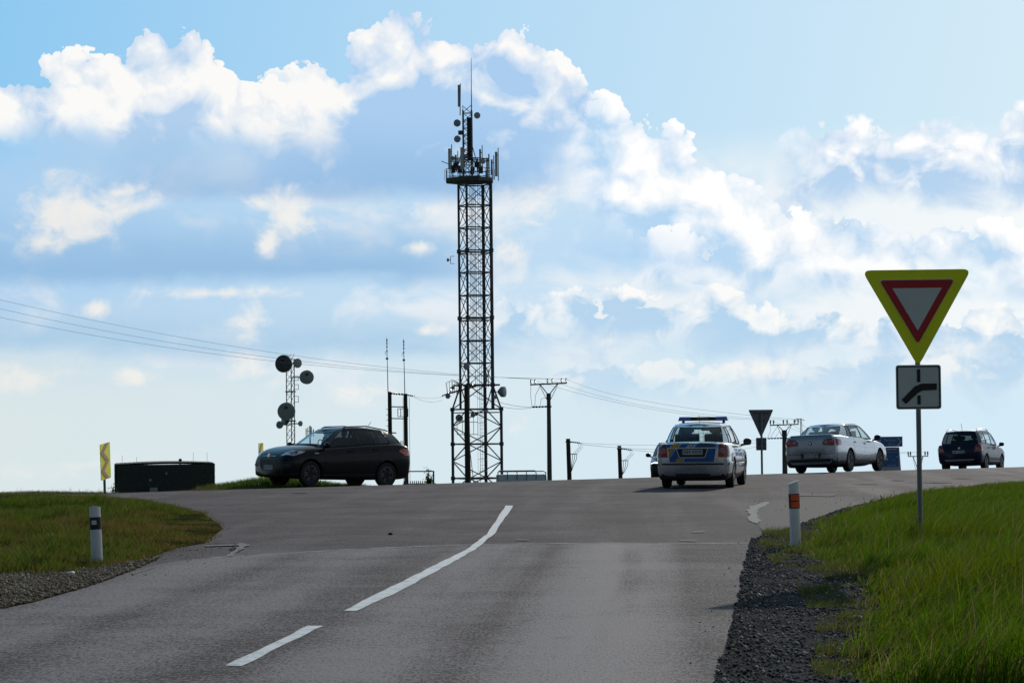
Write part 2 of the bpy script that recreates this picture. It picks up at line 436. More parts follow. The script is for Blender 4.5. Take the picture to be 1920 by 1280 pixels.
# ------------------------------------------------------------------ terrain
def crest(x):
    x = np.clip(x, -40, 45)
    return 65.7 + 0.80 * x - 0.002 * x * x
def tz(x, y):
    d = (np.asarray(y, float) - crest(np.asarray(x, float))) / 1.28
    z = -0.045 * (np.sqrt(np.maximum(d, 0) ** 2 + 2.6) - 1.612)
    xx = np.asarray(x, float)
    # low grassy bank behind the main road on the left
    side = 1 / (1 + np.exp((xx + 5.2) * 2.2))
    hump = np.exp(-((d - 9.5) / 3.0) ** 2) * side
    z = z + hump * (0.11 * np.exp(-((xx + 13.2) / 1.5) ** 2) + 0.33 * np.exp(-((xx + 7.2) / 1.7) ** 2) + 0.02 * np.sin(xx * 1.7))
    return z
def tzf(x, y): return float(tz(x, y))
def ground(px, py):
    """where the ray through a photograph pixel meets the level ground"""
    d = ray(px, py); t = -EYE / d.z
    return Vector((d.x * t, d.y * t, 0.0))
def onground(px, D):
    """a ground point in image column px at distance D"""
    x = at(px, 900, D).x
    return Vector((x, D, tzf(x, D)))
def gpoly(pts): return [(g.x, g.y) for g in (ground(*p) for p in pts)]
def sheet_mesh(name, poly, step, zf, material, edge=None):
    bm = bmesh.new()
    bm.faces.new([bm.verts.new((x, y, 0)) for x, y in poly])
    xs = [p[0] for p in poly]; ys = [p[1] for p in poly]
    for ax, lo, hi in ((0, min(xs), max(xs)), (1, min(ys), max(ys))):
        k = math.floor(lo / step) + 1
        while k * step < hi:
            co = [0, 0, 0]; no = [0, 0, 0]; co[ax] = k * step; no[ax] = 1
            bmesh.ops.bisect_plane(bm, geom=bm.verts[:] + bm.edges[:] + bm.faces[:], plane_co=co, plane_no=no)
            k += 1
    bmesh.ops.triangulate(bm, faces=bm.faces[:])
    for v in bm.verts: v.co.z = zf(v.co.x, v.co.y) if edge is None or not v.is_boundary else tzf(v.co.x, v.co.y) + edge
    bmesh.ops.recalc_face_normals(bm, faces=bm.faces)
    for f in bm.faces:
        if f.normal.z < 0: f.normal_flip()
    me = bpy.data.meshes.new(name); bm.to_mesh(me); bm.free()
    me.materials.append(material); me.shade_smooth()
    return me
def asphalt(name, lo, hi, tracks):
    m = bpy.data.materials.new(name); m.use_nodes = True; nt = m.node_tree; b = nt.nodes['Principled BSDF']
    tc = nt.nodes.new('ShaderNodeTexCoord'); P = tc.outputs['Object']
    sp = nt.nodes.new('ShaderNodeSeparateXYZ'); nt.links.new(P, sp.inputs[0])
    x, y = E(nt, sp.outputs[0]), E(nt, sp.outputs[1])
    lat0 = x - y * 0.0607
    # aggregate: stones of one or two centimetres, pale and dark chips
    chip = n_voro(nt, P, 45.0, 0)
    # grain stretched along the road; lit and unlit chip faces put into the colour
    facet_grain = n_noise(nt, n_xyz(nt, lat0 * 40.0, y * 11.0, 0.0), 1.0, 4, 0.8)
    g1 = n_noise(nt, P, 48.0, 3, 0.75); g2 = n_noise(nt, P, 13.0, 5, 0.8)  # strong contrast, with sunlit chip faces put into the colour
    big = n_noise(nt, P, 0.45, 5, 0.55, 0.6); mid = n_noise(nt, P, 2.2, 4, 0.6)
    t = (g1 * 2.4 + g2 * 2.0 + facet_grain * 4.2 + big * 1.3 + mid * 0.6 - 4.8)
    lat = x - y * 0.0607 + 2.81        # metres right of the centre line of the side road
    strk = n_noise(nt, n_xyz(nt, lat * 1.1, y * 0.06, 0.0), 1.0, 5, 0.6)
    if tracks:
        wear = None
        for c, w, k in ((0.80, 0.45, 1.1), (2.3, 0.55, 1.45), (-0.9, 0.45, .8), (-2.3, 0.45, .9)):
            q = (lat - c) / w; e = (1.0 - q * q * 0.5).max(0.0) * k
            wear = e if wear is None else wear.max(e)
        wear = wear * strk.sstep(0.22, 0.55)
    else:
        wear = strk.sstep(0.42, 0.75) * 0.55
    col = n_mix(nt, (t + wear * 0.62 - 0.08).clamp(), lo, hi)
    pale = (g1.sstep(0.60, 0.72)) * 0.55
    col = n_mix(nt, pale, col, tuple(min(1, c * 2.2) for c in hi))
    stain = n_noise(nt, P, 0.9, 6, 0.65, 1.0).sstep(0.60, 0.78) * 0.45
    col = n_mix(nt, stain, col, tuple(c * 0.55 for c in lo))
    nt.links.new(col, b.inputs['Base Color'])
    nt.links.new((0.84 - wear * 0.10 + g2 * 0.1).k, b.inputs['Roughness'])
    b.inputs['Specular IOR Level'].default_value = 0.03
    bn = nt.nodes.new('ShaderNodeBump'); bn.inputs['Strength'].default_value = 0.55; bn.inputs['Distance'].default_value = 0.012
    nt.links.new((g1 * 0.6 + chip * 0.6 + g2 * 0.6).k, bn.inputs['Height']); nt.links.new(bn.outputs[0], b.inputs['Normal'])
    return m
M_ASPH_OLD = asphalt('old_asphalt', (0.035, 0.0285, 0.0305), (0.140, 0.119, 0.125), False)
M_ASPH_NEW = asphalt('side_road_asphalt', (0.040, 0.0342, 0.0352), (0.200, 0.177, 0.180), True)
def soil_mat(name, cols, scale, grit=0.5):
    m = bpy.data.materials.new(name); m.use_nodes = True; nt = m.node_tree; b = nt.nodes['Principled BSDF']
    tc = nt.nodes.new('ShaderNodeTexCoord'); P = tc.outputs['Object']
    c = n_mix(nt, n_noise(nt, P, scale, 6, 0.65).sstep(0.35, 0.65), cols[0], cols[1])
    c = n_mix(nt, n_noise(nt, P, scale * 0.2, 5, 0.6).sstep(0.45, 0.7), c, cols[2])
    c = n_mix(nt, n_noise(nt, P, 60, 3, 0.7).sstep(0.6, 0.75) * grit, c, tuple(min(1, k * 2.5) for k in cols[1]))
    nt.links.new(c, b.inputs['Base Color']); b.inputs['Roughness'].default_value = 0.95; b.inputs['Specular IOR Level'].default_value = 0.0
    bn = nt.nodes.new('ShaderNodeBump'); bn.inputs['Strength'].default_value = 0.8; bn.inputs['Distance'].default_value = 0.03
    nt.links.new(n_noise(nt, P, 25, 6, 0.7).k, bn.inputs['Height']); nt.links.new(bn.outputs[0], b.inputs['Normal'])
    return m
M_FIELD = soil_mat('meadow_ground', ((0.035, 0.05, 0.015), (0.06, 0.075, 0.025), (0.08, 0.07, 0.035)), 3)
M_SOIL = soil_mat('verge_soil', ((0.020, 0.024, 0.008), (0.038, 0.036, 0.013), (0.028, 0.036, 0.009)), 9, 0.2)
M_GRAVEL = soil_mat('dark_gravel', ((0.042, 0.040, 0.040), (0.085, 0.080, 0.080), (0.06, 0.055, 0.052)), 14, 0.7)
M_GRAVEL_L = soil_mat('pale_gravel', ((0.075, 0.056, 0.036), (0.14, 0.11, 0.075), (0.10, 0.07, 0.04)), 14, 0.7)

# one ground sheet, finer near the camera
def ground_sheet():
    def axis(lo, hi, fine_lo, fine_hi, f, c):
        a = list(np.arange(fine_lo, fine_hi + 1e-6, f)); s = c; p = fine_hi
        while p < hi: p = min(p + s, hi); a.append(p); s *= 1.35
        s = c; p = fine_lo
        while p > lo: p = max(p - s, lo); a.insert(0, p); s *= 1.35
        return np.array(a)
    xs = axis(-1500, 1500, -26, 26, 1.0, 2.0); ys = axis(-300, 2200, 50, 110, 1.0, 2.0)
    gx, gy = np.meshgrid(xs, ys); z = tz(gx, gy) - 0.05
    v = np.stack([gx, gy, z], -1).reshape(-1, 3); nx = len(xs)
    f = [(j * nx + i, j * nx + i + 1, (j + 1) * nx + i + 1, (j + 1) * nx + i) for j in range(len(ys) - 1) for i in range(nx - 1)]
    me = bpy.data.meshes.new('ground'); me.from_pydata(v.tolist(), [], f); me.materials.append(M_FIELD); me.shade_smooth()
    return tag(link('ground', me), 'grassy hilltop ground falling away behind the crest', kind='structure')
ground_sheet()
main_poly = [(-60, 14), (-14, 18), (-6, 19), (5, 19), (8, 30), (26, 52), (60, 78), (60, 112), (34, 100), (30, 110), (34, 135), (40, 170), (33, 172), (24, 138), (17, 112), (9.5, 92), (2, 78), (-4, 69), (-8, 64.6), (-14, 59.8), (-60, 23.5)]
main_road = tag(link('main_road', sheet_mesh('main_road', main_poly, 1.5, lambda x, y: tzf(x, y), M_ASPH_OLD)), 'worn purple-grey asphalt of the main road across the crest', kind='structure')
side_edge_r = [(1405, 1019), (1398, 1060), (1386, 1130), (1366, 1210), (1345, 1290)]
side_edge_l = [(0, 1143), (60, 1131), (150, 1106), (200, 1090), (262, 1066), (330, 1052), (398, 1046)]
joint = [(398, 1046), (520, 1039), (650, 1031), (780, 1025), (900, 1021), (1100, 1019), (1250, 1018.5), (1405, 1019)]
sp_ = gpoly(joint) + gpoly(side_edge_r[1:]) + [(0.6, 6), (-0.2, -12), (-8.5, -12), (-6.6, 6)] + gpoly(side_edge_l[:-1])
side_road = tag(link('side_road', sheet_mesh('side_road', sp_, 2.0, lambda x, y: 0.008, M_ASPH_NEW)), 'grey asphalt of the side road in the foreground', kind='structure')
def paint_mat():
    m = bpy.data.materials.new('road_paint'); m.use_nodes = True; nt = m.node_tree; b = nt.nodes['Principled BSDF']
    tc = nt.nodes.new('ShaderNodeTexCoord'); P = tc.outputs['Object']
    w = n_noise(nt, P, 45, 4, 0.8).sstep(0.55, 0.70) * 0.75 + n_noise(nt, P, 5, 6, 0.75).sstep(0.42, 0.72) * 0.75
    nt.links.new(n_mix(nt, w.clamp(), (0.46, 0.48, 0.50), (0.08, 0.08, 0.083)), b.inputs['Base Color']); b.inputs['Roughness'].default_value = 0.7
    bn = nt.nodes.new('ShaderNodeBump'); bn.inputs['Strength'].default_value = 0.4; bn.inputs['Distance'].default_value = 0.008
    nt.links.new(n_noise(nt, P, 75, 3, 0.7).k, bn.inputs['Height']); nt.links.new(bn.outputs[0], b.inputs['Normal'])
    return m
M_PAINT = paint_mat()
def jag(pts, amp, per=6):
    """uneven edge: subdivide an outline and jitter it (pixels of the plan)"""
    out = []
    for i, p in enumerate(pts):
        q = pts[(i + 1) % len(pts)]
        for k in range(per):
            u = k / per
            out.append((p[0] + (q[0] - p[0]) * u + rng.uniform(-amp, amp), p[1] + (q[1] - p[1]) * u + rng.uniform(-amp, amp)))
    return out
def flat_piece(name, pxpoly, z, m, parent, amp=0.0, per=5):
    p = gpoly(pxpoly)
    if amp: p = jag(p, amp, per)
    return link(name, sheet_mesh(name, p, 1.0, lambda x, y: tzf(x, y) + z, m), parent)
flat_piece('painted_dash', [(423, 1250), (452, 1251), (606, 1175), (578, 1175)], 0.012, M_PAINT, side_road, 0.011, 9)
flat_piece('painted_line', [(643.8, 1147), (731, 1103), (818.8, 1059), (880, 1028), (912.5, 1003), (948.4, 948.4), (962.5, 948.4), (928, 1000), (895.5, 1028), (853, 1053), (743.8, 1112.5), (668.8, 1147)], 0.0125, M_PAINT, side_road, 0.011, 8)
M_PATCH = mat('crack_sealer', (0.17, 0.168, 0.172), 0.8, spec=0.03, var=0.3, vs=12, bump=0.5, bs=40)
M_LIP = mat('joint_dust', (0.27, 0.26, 0.26), 0.9, var=0.4, vs=3, spec=0.03)
M_CRACK = mat('open_crack', (0.012, 0.011, 0.011), 0.95, spec=0.03)
M_PATCH2 = mat('old_patch_asphalt', (0.075, 0.068, 0.072), 0.85, spec=0.03, var=0.35, vs=15, bump=0.6, bs=50)
flat_piece('broken_edge_patch', [(1418, 942), (1450, 938), (1530, 934), (1600, 938), (1590, 952), (1500, 985), (1440, 1005), (1425, 985), (1420, 962)], 0.005, M_PATCH2, main_road, 0.03)
flat_piece('crack_seal', [(1438, 940), (1446, 943), (1425, 953), (1418, 960), (1422, 968), (1428, 975), (1420, 984), (1404, 974), (1408, 967), (1399, 961), (1405, 950)], 0.01, M_PATCH, main_road, 0.04)
flat_piece('worn_patch', [(1500, 925), (1572, 926), (1560, 931), (1490, 930)], 0.01, M_PATCH2, main_road, 0.03)
flat_piece('crack_seal', [(452, 1019), (466, 1022), (450, 1034), (432, 1045), (424, 1044), (440, 1030)], 0.014, M_PATCH, main_road, 0.03)
flat_piece('crack_seal', [(385, 1023.5), (452, 1021), (455, 1023), (386, 1025.5)], 0.0135, M_PATCH, main_road, 0.01)
flat_piece('open_crack', [(440, 1022), (446, 1024), (432, 1038), (426, 1040)], 0.0165, M_CRACK, main_road, 0.02)
flat_piece('crack_seal', [(968, 1011.5), (992, 1012), (992, 1013.5), (968, 1013.5)], 0.01, M_PATCH, main_road, 0.01)
flat_piece('crack_seal', [(1275, 1013), (1305, 1014), (1305, 1015.5), (1275, 1015)], 0.01, M_PATCH, main_road, 0.01)
flat_piece('crack_seal', [(1300, 997), (1322, 996), (1322, 998), (1300, 999)], 0.01, M_PATCH, main_road, 0.01)
flat_piece('joint_lip', [(398, 1045.3), (520, 1038.3), (650, 1030.5), (780, 1024.5), (900, 1020.5), (1100, 1018.5), (1405, 1018.5), (1405, 1019.4), (1100, 1019.4), (900, 1021.4), (780, 1025.4), (650, 1031.4), (520, 1039.3), (398, 1046.3)], 0.0105, M_LIP, side_road, 0.03, 5)
flat_piece('crack_seal', [(245, 1076), (295, 1062), (297, 1063.5), (247, 1078)], 0.013, M_PATCH, side_road, 0.01)
for px, py, w in ((1680, 901, 14), (1800, 897, 22), (1755, 905, 30), (1620, 908, 26), (560, 924.5, 14)):
    flat_piece('open_crack', [(px - w, py), (px, py - .7), (px + w, py - .3), (px + w, py + .5), (px, py + .8)], 0.006, M_CRACK, main_road, 0.02)
# gravel shoulders
gr_r = [(1408, 1012), (1440, 1004), (1500, 984), (1570, 958), (1625, 944), (1660, 945), (1560, 1000), (1520, 1030), (1620, 1070), (1660, 1160), (1600, 1230), (1640, 1292), (1335, 1292), (1360, 1210), (1381, 1130), (1395, 1060)]
gp = jag(gpoly(gr_r), 0.018, 14)
def gz(x, y): return 0.012 + 0.012 * math.sin(x * 5.1 + y * 1.3) * math.sin(y * 3.7)
gravel_r = tag(link('gravel_shoulder', sheet_mesh('gravel_shoulder', gp, 0.6, lambda x, y: 0.020 + 0.6 * (gz(x, y) - .012), M_GRAVEL, 0.0105)), 'dark gravel shoulder beside the right edge of the side road', kind='structure')
gr_l = [(-260, 1100), (0, 1076), (100, 1073), (175, 1066), (262, 1052), (300, 1047), (262, 1064), (200, 1088), (150, 1104), (60, 1129), (0, 1142), (-260, 1192)]
gravel_l = tag(link('gravel_shoulder', sheet_mesh('gravel_shoulder', jag(gpoly(gr_l), 0.02, 14), 0.6, lambda x, y: 0.020 + 0.6 * (gz(x, y) - .012), M_GRAVEL_L, 0.0105)), 'pale brown gravel patch at the left edge of the side road', kind='structure')
# ------------------------------------------------------------------ loose stones and grass (uncountable: stuff)
def inside(poly, x, y):
    c = np.zeros(len(x), bool); n = len(poly)
    for i in range(n):
        x0, y0 = poly[i]; x1, y1 = poly[(i + 1) % n]
        k = ((y0 > y) != (y1 > y)) & (x < (x1 - x0) * (y - y0) / (y1 - y0 + 1e-12) + x0)
        c ^= k
    return c
def scatter(poly, n):
    p = np.array(poly); lo, hi = p.min(0), p.max(0)
    q = nrg.random((n, 2)) * (hi - lo) + lo
    return q[inside(poly, q[:, 0], q[:, 1])]
def vnoise(x, y, s, seed=0):
    """smooth value noise"""
    r = np.random.default_rng(seed).random((64, 64))
    X, Y = x * s, y * s; i, j = np.floor(X).astype(int), np.floor(Y).astype(int); u, v = X - i, Y - j
    u = u * u * (3 - 2 * u); v = v * v * (3 - 2 * v)
    g = lambda a, b: r[a % 64, b % 64]
    return (g(i, j) * (1 - u) + g(i + 1, j) * u) * (1 - v) + (g(i, j + 1) * (1 - u) + g(i + 1, j + 1) * u) * v
def mesh_np(name, V, F, m, cols=None):
    me = bpy.data.meshes.new(name); nv, nf = len(V), len(F); k = F.shape[1]
    me.vertices.add(nv); me.vertices.foreach_set('co', V.astype(np.float32).ravel())
    me.loops.add(nf * k); me.loops.foreach_set('vertex_index', F.astype(np.int32).ravel())
    me.polygons.add(nf); me.polygons.foreach_set('loop_start', np.arange(0, nf * k, k, dtype=np.int32))
    if cols is not None:
        a = me.color_attributes.new('tone', 'FLOAT_COLOR', 'POINT'); a.data.foreach_set('color', np.concatenate([cols, np.ones((nv, 1))], 1).astype(np.float32).ravel())
    me.update(calc_edges=True); me.materials.append(m)
    return me
def tone_mat(name, rough=0.9, translucent=0.0):
    m = bpy.data.materials.new(name); m.use_nodes = True; nt = m.node_tree; b = nt.nodes['Principled BSDF']
    at_ = nt.nodes.new('ShaderNodeAttribute'); at_.attribute_name = 'tone'
    nt.links.new(at_.outputs['Color'], b.inputs['Base Color']); b.inputs['Roughness'].default_value = rough; b.inputs['Specular IOR Level'].default_value = 0.06
    if translucent:
        t = nt.nodes.new('ShaderNodeBsdfTranslucent'); nt.links.new(at_.outputs['Color'], t.inputs[0])
        mx = nt.nodes.new('ShaderNodeMixShader'); mx.inputs[0].default_value = translucent
        nt.links.new(b.outputs[0], mx.inputs[1]); nt.links.new(t.outputs[0], mx.inputs[2])
        nt.links.new(mx.outputs[0], nt.nodes['Material Output'].inputs[0])
    return m
M_STONE = tone_mat('loose_stone', 0.85)
M_GRASS = tone_mat('grass_blade', 0.6, 0.45)
def stones(name, pts, r0, r1, pal, label, z0=0.015):
    n = len(pts); r = r0 * (r1 / r0) ** (nrg.random(n) ** 2.2)
    base = np.array([(1, 0, 0), (0, 1, 0), (-1, 0, 0), (0, -1, 0), (0, 0, .7), (0, 0, -.7)], float)
    V = base[None] * r[:, None, None] * (0.65 + 0.7 * nrg.random((n, 6, 1)))
    a = nrg.random(n) * 6.283; ca, sa = np.cos(a), np.sin(a)
    V = np.stack([V[..., 0] * ca[:, None] - V[..., 1] * sa[:, None], V[..., 0] * sa[:, None] + V[..., 1] * ca[:, None], V[..., 2]], -1)
    V[..., 0] += pts[:, 0, None]; V[..., 1] += pts[:, 1, None]; V[..., 2] += z0 + (r * .25)[:, None]
    f = np.array([(0, 1, 4), (1, 2, 4), (2, 3, 4), (3, 0, 4), (1, 0, 5), (2, 1, 5), (3, 2, 5), (0, 3, 5)])
    F = (f[None] + (np.arange(n) * 6)[:, None, None]).reshape(-1, 3)
    pal = np.array(pal); c = pal[nrg.integers(0, len(pal), n)] * (0.7 + 0.6 * nrg.random((n, 1)))
    return tag(link(name, mesh_np(name, V.reshape(-1, 3), F, M_STONE, np.repeat(c, 6, 0))), label, kind='stuff')
dk = [(.035, .033, .034)] * 3 + [(.07, .066, .066)] * 5 + [(.12, .115, .11)] * 2 + [(.32, .31, .30)]
stones('gravel', scatter(gp, 170000), 0.004, 0.022, dk, 'loose dark gravel stones along the right road edge', 0.018)
lt = [(.10, .075, .05)] * 4 + [(.16, .125, .088)] * 4 + [(.24, .195, .145)] * 2 + [(.3, .28, .25)]
stones('gravel', scatter(gpoly(gr_l), 60000), 0.004, 0.022, lt, 'loose pale gravel stones left of the side road', 0.018)
stray = np.concatenate([scatter(gpoly([(190, 1100), (420, 1000), (470, 1045), (330, 1080)]), 350), scatter(gpoly([(1250, 1290), (1380, 1020), (1420, 1000), (1400, 1290)]), 500), scatter(gpoly([(1400, 930), (1700, 915), (1600, 950), (1420, 1010)]), 900)])
stones('road_grit', stray, 0.004, 0.013, dk, 'grit and small stones strewn along the road edges', 0.014)

def blades(name, pts, h, col, label, lean=(0.35, 0.1), width=0.006, z=None, seg=2, curl=1.0):
    n = len(pts); x, y = pts[:, 0], pts[:, 1]
    h = h * (0.55 + 0.75 * nrg.random(n))
    a = nrg.random(n) * 6.283
    sp_r = 0.15 + 0.6 * nrg.random(n); dx = np.cos(a) * sp_r + lean[0]; dy = np.sin(a) * sp_r + lean[1]
    w = width * (0.6 + 0.9 * nrg.random(n)); b = nrg.random(n) * 3.1416
    wx, wy = np.cos(b) * w / 2, np.sin(b) * w / 2
    z0 = tz(x, y) - 0.01 if z is None else z
    V = np.zeros((n, 2 * seg + 1, 3))
    for k in range(seg):
        t = k / seg; off = h * t * t * curl
        for s, q in ((-1, 0), (1, 1)):
            V[:, 2 * k + q, 0] = x + dx * off + s * wx * (1 - .35 * t); V[:, 2 * k + q, 1] = y + dy * off + s * wy * (1 - .35 * t); V[:, 2 * k + q, 2] = z0 + h * t
    V[:, -1, 0] = x + dx * h * curl; V[:, -1, 1] = y + dy * h * curl; V[:, -1, 2] = z0 + h * 0.94
    f = []
    for k in range(seg - 1): f += [(2 * k, 2 * k + 1, 2 * k + 3), (2 * k, 2 * k + 3, 2 * k + 2)]
    f.append((2 * seg - 2, 2 * seg - 1, 2 * seg))
    nvp = 2 * seg + 1
    F = (np.array(f)[None] + (np.arange(n) * nvp)[:, None, None]).reshape(-1, 3)
    return tag(link(name, mesh_np(name, V.reshape(-1, 3), F, M_GRASS, np.repeat(col, nvp, 0))), label, kind='stuff')
def mixcol(n, base, var=0.3): return np.array(base)[None] * (1 - var + 2 * var * nrg.random((n, 1))) * (0.92 + 0.16 * nrg.random((n, 3)))
# right verge: tall fresh grass leaning with the wind
gR_px = [(1604, 1300), (1560, 1228), (1585, 1190), (1625, 1160), (1600, 1090), (1545, 1068), (1498, 1043), (1474, 1036), (1490, 1017), (1516, 986), (1560, 970), (1606, 949), (1653, 936), (1710, 924), (1810, 914), (1925, 905), (2020, 900)]
gR = gpoly(gR_px); far = gR[-1]
gR = gR + [(far[0] + 3, far[1]), (gR[0][0] + 7.5, gR[0][1] + 8), (gR[0][0] + 3.2, gR[0][1] - .3)]
verge_r = tag(link('grass_verge', sheet_mesh('grass_verge', gR, 0.8, lambda x, y: tzf(x, y) + 0.03, M_SOIL, 0.006)), 'soil of the grassy verge right of the side road', kind='structure')
def edge_dist(poly, p, closed_n):
    d = np.full(len(p), 1e9)
    for i in range(closed_n - 1):
        a, b = np.array(poly[i]), np.array(poly[i + 1]); ab = b - a
        t = np.clip(((p - a) @ ab) / (ab @ ab), 0, 1); d = np.minimum(d, np.hypot(*(p - a - t[:, None] * ab).T))
    return d
p = scatter(gR, 900000)
den = np.clip(1.25 - (p[:, 1] - 14) / 70, .35, 1) * np.clip(vnoise(p[:, 0], p[:, 1], 2.5, 3) * 1.3 + .25, 0, 1)
ed = edge_dist(gR, p, len(gR_px))
den *= np.clip(ed / 0.35 + .12, 0, 1)
p = p[nrg.random(len(p)) < den]; p = p + nrg.normal(0, .05, p.shape); ed = edge_dist(gR, p, len(gR_px))
hgt = (0.09 + 0.27 * np.clip(ed / 0.9, 0, 1)) * (0.35 + 1.25 * vnoise(p[:, 0], p[:, 1], 1.3, 5)) * (.8 + .4 * vnoise(p[:, 0], p[:, 1], 4.0, 6)) * np.clip(1.35 - p[:, 1] / 55, .38, 1)
cl = vnoise(p[:, 0], p[:, 1], 0.8, 8)[:, None]; dry = (nrg.random((len(p), 1)) < (0.07 + .3 * np.exp(-ed / .4) + .35 * np.clip(vnoise(p[:, 0], p[:, 1], .9, 62) * vnoise(p[:, 0], p[:, 1], 3., 63) * 2.4 - .75, 0, 1))[:, None])
colr = mixcol(len(p), (0.068, 0.148, 0.006)) * (1.1 - .5 * cl) + cl * np.array((0.06, 0.045, 0.0))
colr = np.where(dry, mixcol(len(p), (0.17, 0.14, 0.05)), colr)
blades('tall_grass', p, hgt, colr, 'tall bright green grass on the right verge', (0.32, 0.05), 0.0075, seg=3)
k = nrg.random(len(p)) < .010
blades('dry_stalks', p[k], np.clip(hgt[k] * 1.35, .12, .55), mixcol(int(k.sum()), (0.22, 0.18, 0.08)), 'dry pale seed stalks standing in the right verge grass', (0.25, 0), 0.006, seg=3)
k = (nrg.random(len(p)) < .02) & (vnoise(p[:, 0], p[:, 1], 1.7, 51) > .6)
blades('weed_leaves', p[k], np.full(int(k.sum()), .14), mixcol(int(k.sum()), (0.045, 0.085, 0.015)), 'broad dark weed leaves among the right verge grass', (0.3, 0), 0.035, seg=3, curl=1.6)
# scattered tufts on the gravel edge
q = scatter(gpoly([(1430, 1000), (1500, 990), (1560, 1060), (1650, 1160), (1640, 1290), (1520, 1290), (1530, 1180), (1480, 1080), (1420, 1035)]), 160000)
q = q[(vnoise(q[:, 0], q[:, 1], 2.2, 21) * .7 + vnoise(q[:, 0], q[:, 1], 6.0, 22) * .3 > .52) & (nrg.random(len(q)) < .6)]
blades('sparse_grass', q, np.full(len(q), .09) * (.4 + 1.2 * vnoise(q[:, 0], q[:, 1], 3.0, 23)), np.where(nrg.random((len(q), 1)) < .5, mixcol(len(q), (.13, .11, .04)), mixcol(len(q), (.07, .11, .015))), 'sparse short grass tufts at the edge of the dark gravel', (0.2, 0), 0.006)
# left verge: shorter, drier
gL_px = [(-300, 1108), (0, 1082), (55, 1080), (175, 1072), (262, 1052), (330, 1027), (384, 1018), (418, 991), (412, 984), (380, 962), (330, 949), (270, 938), (200, 932), (100, 928), (0, 926.5), (-120, 929)]
gL = gpoly(gL_px)
gLp = gL + [(gL[-1][0] - 6, gL[-1][1] - 5), (gL[0][0] - 6, gL[0][1] + 2)]
verge_l = tag(link('grass_verge', sheet_mesh('grass_verge', gLp, 0.8, lambda x, y: tzf(x, y) + 0.03, M_SOIL, 0.006)), 'soil of the grassy corner left of the junction', kind='structure')
p = scatter(gLp, 1100000); ed = edge_dist(gL, p, len(gL_px))
bare = np.exp(-(((p[:, 0] + 5.2) / 1.1) ** 2 + ((p[:, 1] - 36.5) / 3.5) ** 2))
den = np.clip(vnoise(p[:, 0], p[:, 1], 2.0, 13) * 1.2 + .2, 0, 1) * np.clip(ed / 0.3 + .6, 0, 1) * (1 - .25 * bare) * np.where(p[:, 0] < -16, .15, 1)
p = p[nrg.random(len(p)) < den * .75]; p = p + nrg.normal(0, .07, p.shape); ed = edge_dist(gL, p, len(gL_px))
bare = np.exp(-(((p[:, 0] + 5.2) / 1.3) ** 2 + ((p[:, 1] - 36.5) / 4.0) ** 2))
farcut = np.clip((58 + .8 * (p[:, 0] + 9) - p[:, 1]) / 9, .28, 1)
hgt = (0.06 + 0.13 * np.clip(ed / 1.4, 0, 1)) * farcut * (0.25 + 1.4 * vnoise(p[:, 0], p[:, 1], .9, 15) * vnoise(p[:, 0], p[:, 1], 3.1, 16) * 1.5) * (1 - .35 * bare)
pd = 0.05 + .4 * (vnoise(p[:, 0], p[:, 1], .8, 61) > .62) + .45 * bare + .45 * np.exp(-ed / .35) + .2 * vnoise(p[:, 0], p[:, 1], .5, 33)
colr = np.where(nrg.random((len(p), 1)) < pd[:, None], mixcol(len(p), (0.13, 0.095, 0.028)), mixcol(len(p), (0.074, 0.112, 0.012), .45))
blades('short_grass', p, hgt, colr, 'short dull green grass on the left corner of the junction', (0.15, 0), 0.009)
# seed heads sticking up at the far left crest, and the bank behind the main road
q = scatter([(-16, 50), (-9, 50), (-9.5, 57), (-16, 55)], 1200)
blades('seeding_grass', q[:600], np.full(600, .22), mixcol(600, (.12, .11, .05)), 'thin seeding grass stems at the far left of the corner', (0.1, 0), 0.006, seg=3)
q = nrg.random((260000, 2)) * np.array([26, 34]) + np.array([-30, 50])
d = (q[:, 1] - crest(q[:, 0])) / 1.28
q = q[(d > 5.6) & (d < 16) & (q[:, 0] < -4.6)]; d = (q[:, 1] - crest(q[:, 0])) / 1.28
colr = np.where((vnoise(q[:, 0], q[:, 1], .5, 41) + .3 * nrg.random(len(q)) > .78)[:, None], mixcol(len(q), (.12, .09, .04)), mixcol(len(q), (.06, .10, .016)))
blades('bank_grass', q, np.where(q[:, 0] < -11.3, .13, np.where(q[:, 0] < -8.9, .06, .17)) * np.clip((d - 5.2) / 1.5, .35, 1), colr, 'grass covering the low bank behind the main road', (0.1, 0), 0.012)
# litter and clods
M_LITTER = mat('pale_litter', (0.6, 0.6, 0.58), 0.7)
M_CLOD = mat('dark_clod', (0.015, 0.013, 0.012), 0.95, bump=0.6, bs=40)
def lump(name, px, py, r, m, label, cat, z=0.0):
    g = ground(px, py); b = MB(); b.ellipsoid((0, 0, r[2] * .7), r, 10, 0.8)
    b.v = [tuple(np.array(v) * (1 + .25 * (rng.random() - .5))) for v in b.v]
    o = b.build(name, m, smooth=60); o.location = (g.x, g.y, tzf(g.x, g.y) + z); return tag(o, label, cat)
lump('dirt_clod', 732, 1002, (.034, .03, .02), M_CLOD, 'small black clod lying on the asphalt left of the white line', 'clod')
lump('rock', 1667, 1243, (.04, .04, .03), M_CLOD, 'dark round stone in the grass near the bottom right', 'stone', 0.03)
lump('rock', 1692, 1271, (.035, .04, .03), M_CLOD, 'dark stone at the very bottom right of the gravel', 'stone', 0.03)
lump('litter_scrap', 150, 1047, (.05, .03, .02), M_LITTER, 'white scrap of litter in the left grass beside the marker post', 'litter', .05)
lump('litter_scrap', 132, 1080, (.05, .035, .02), M_LITTER, 'white scrap lying on the pale gravel patch', 'litter', .02)
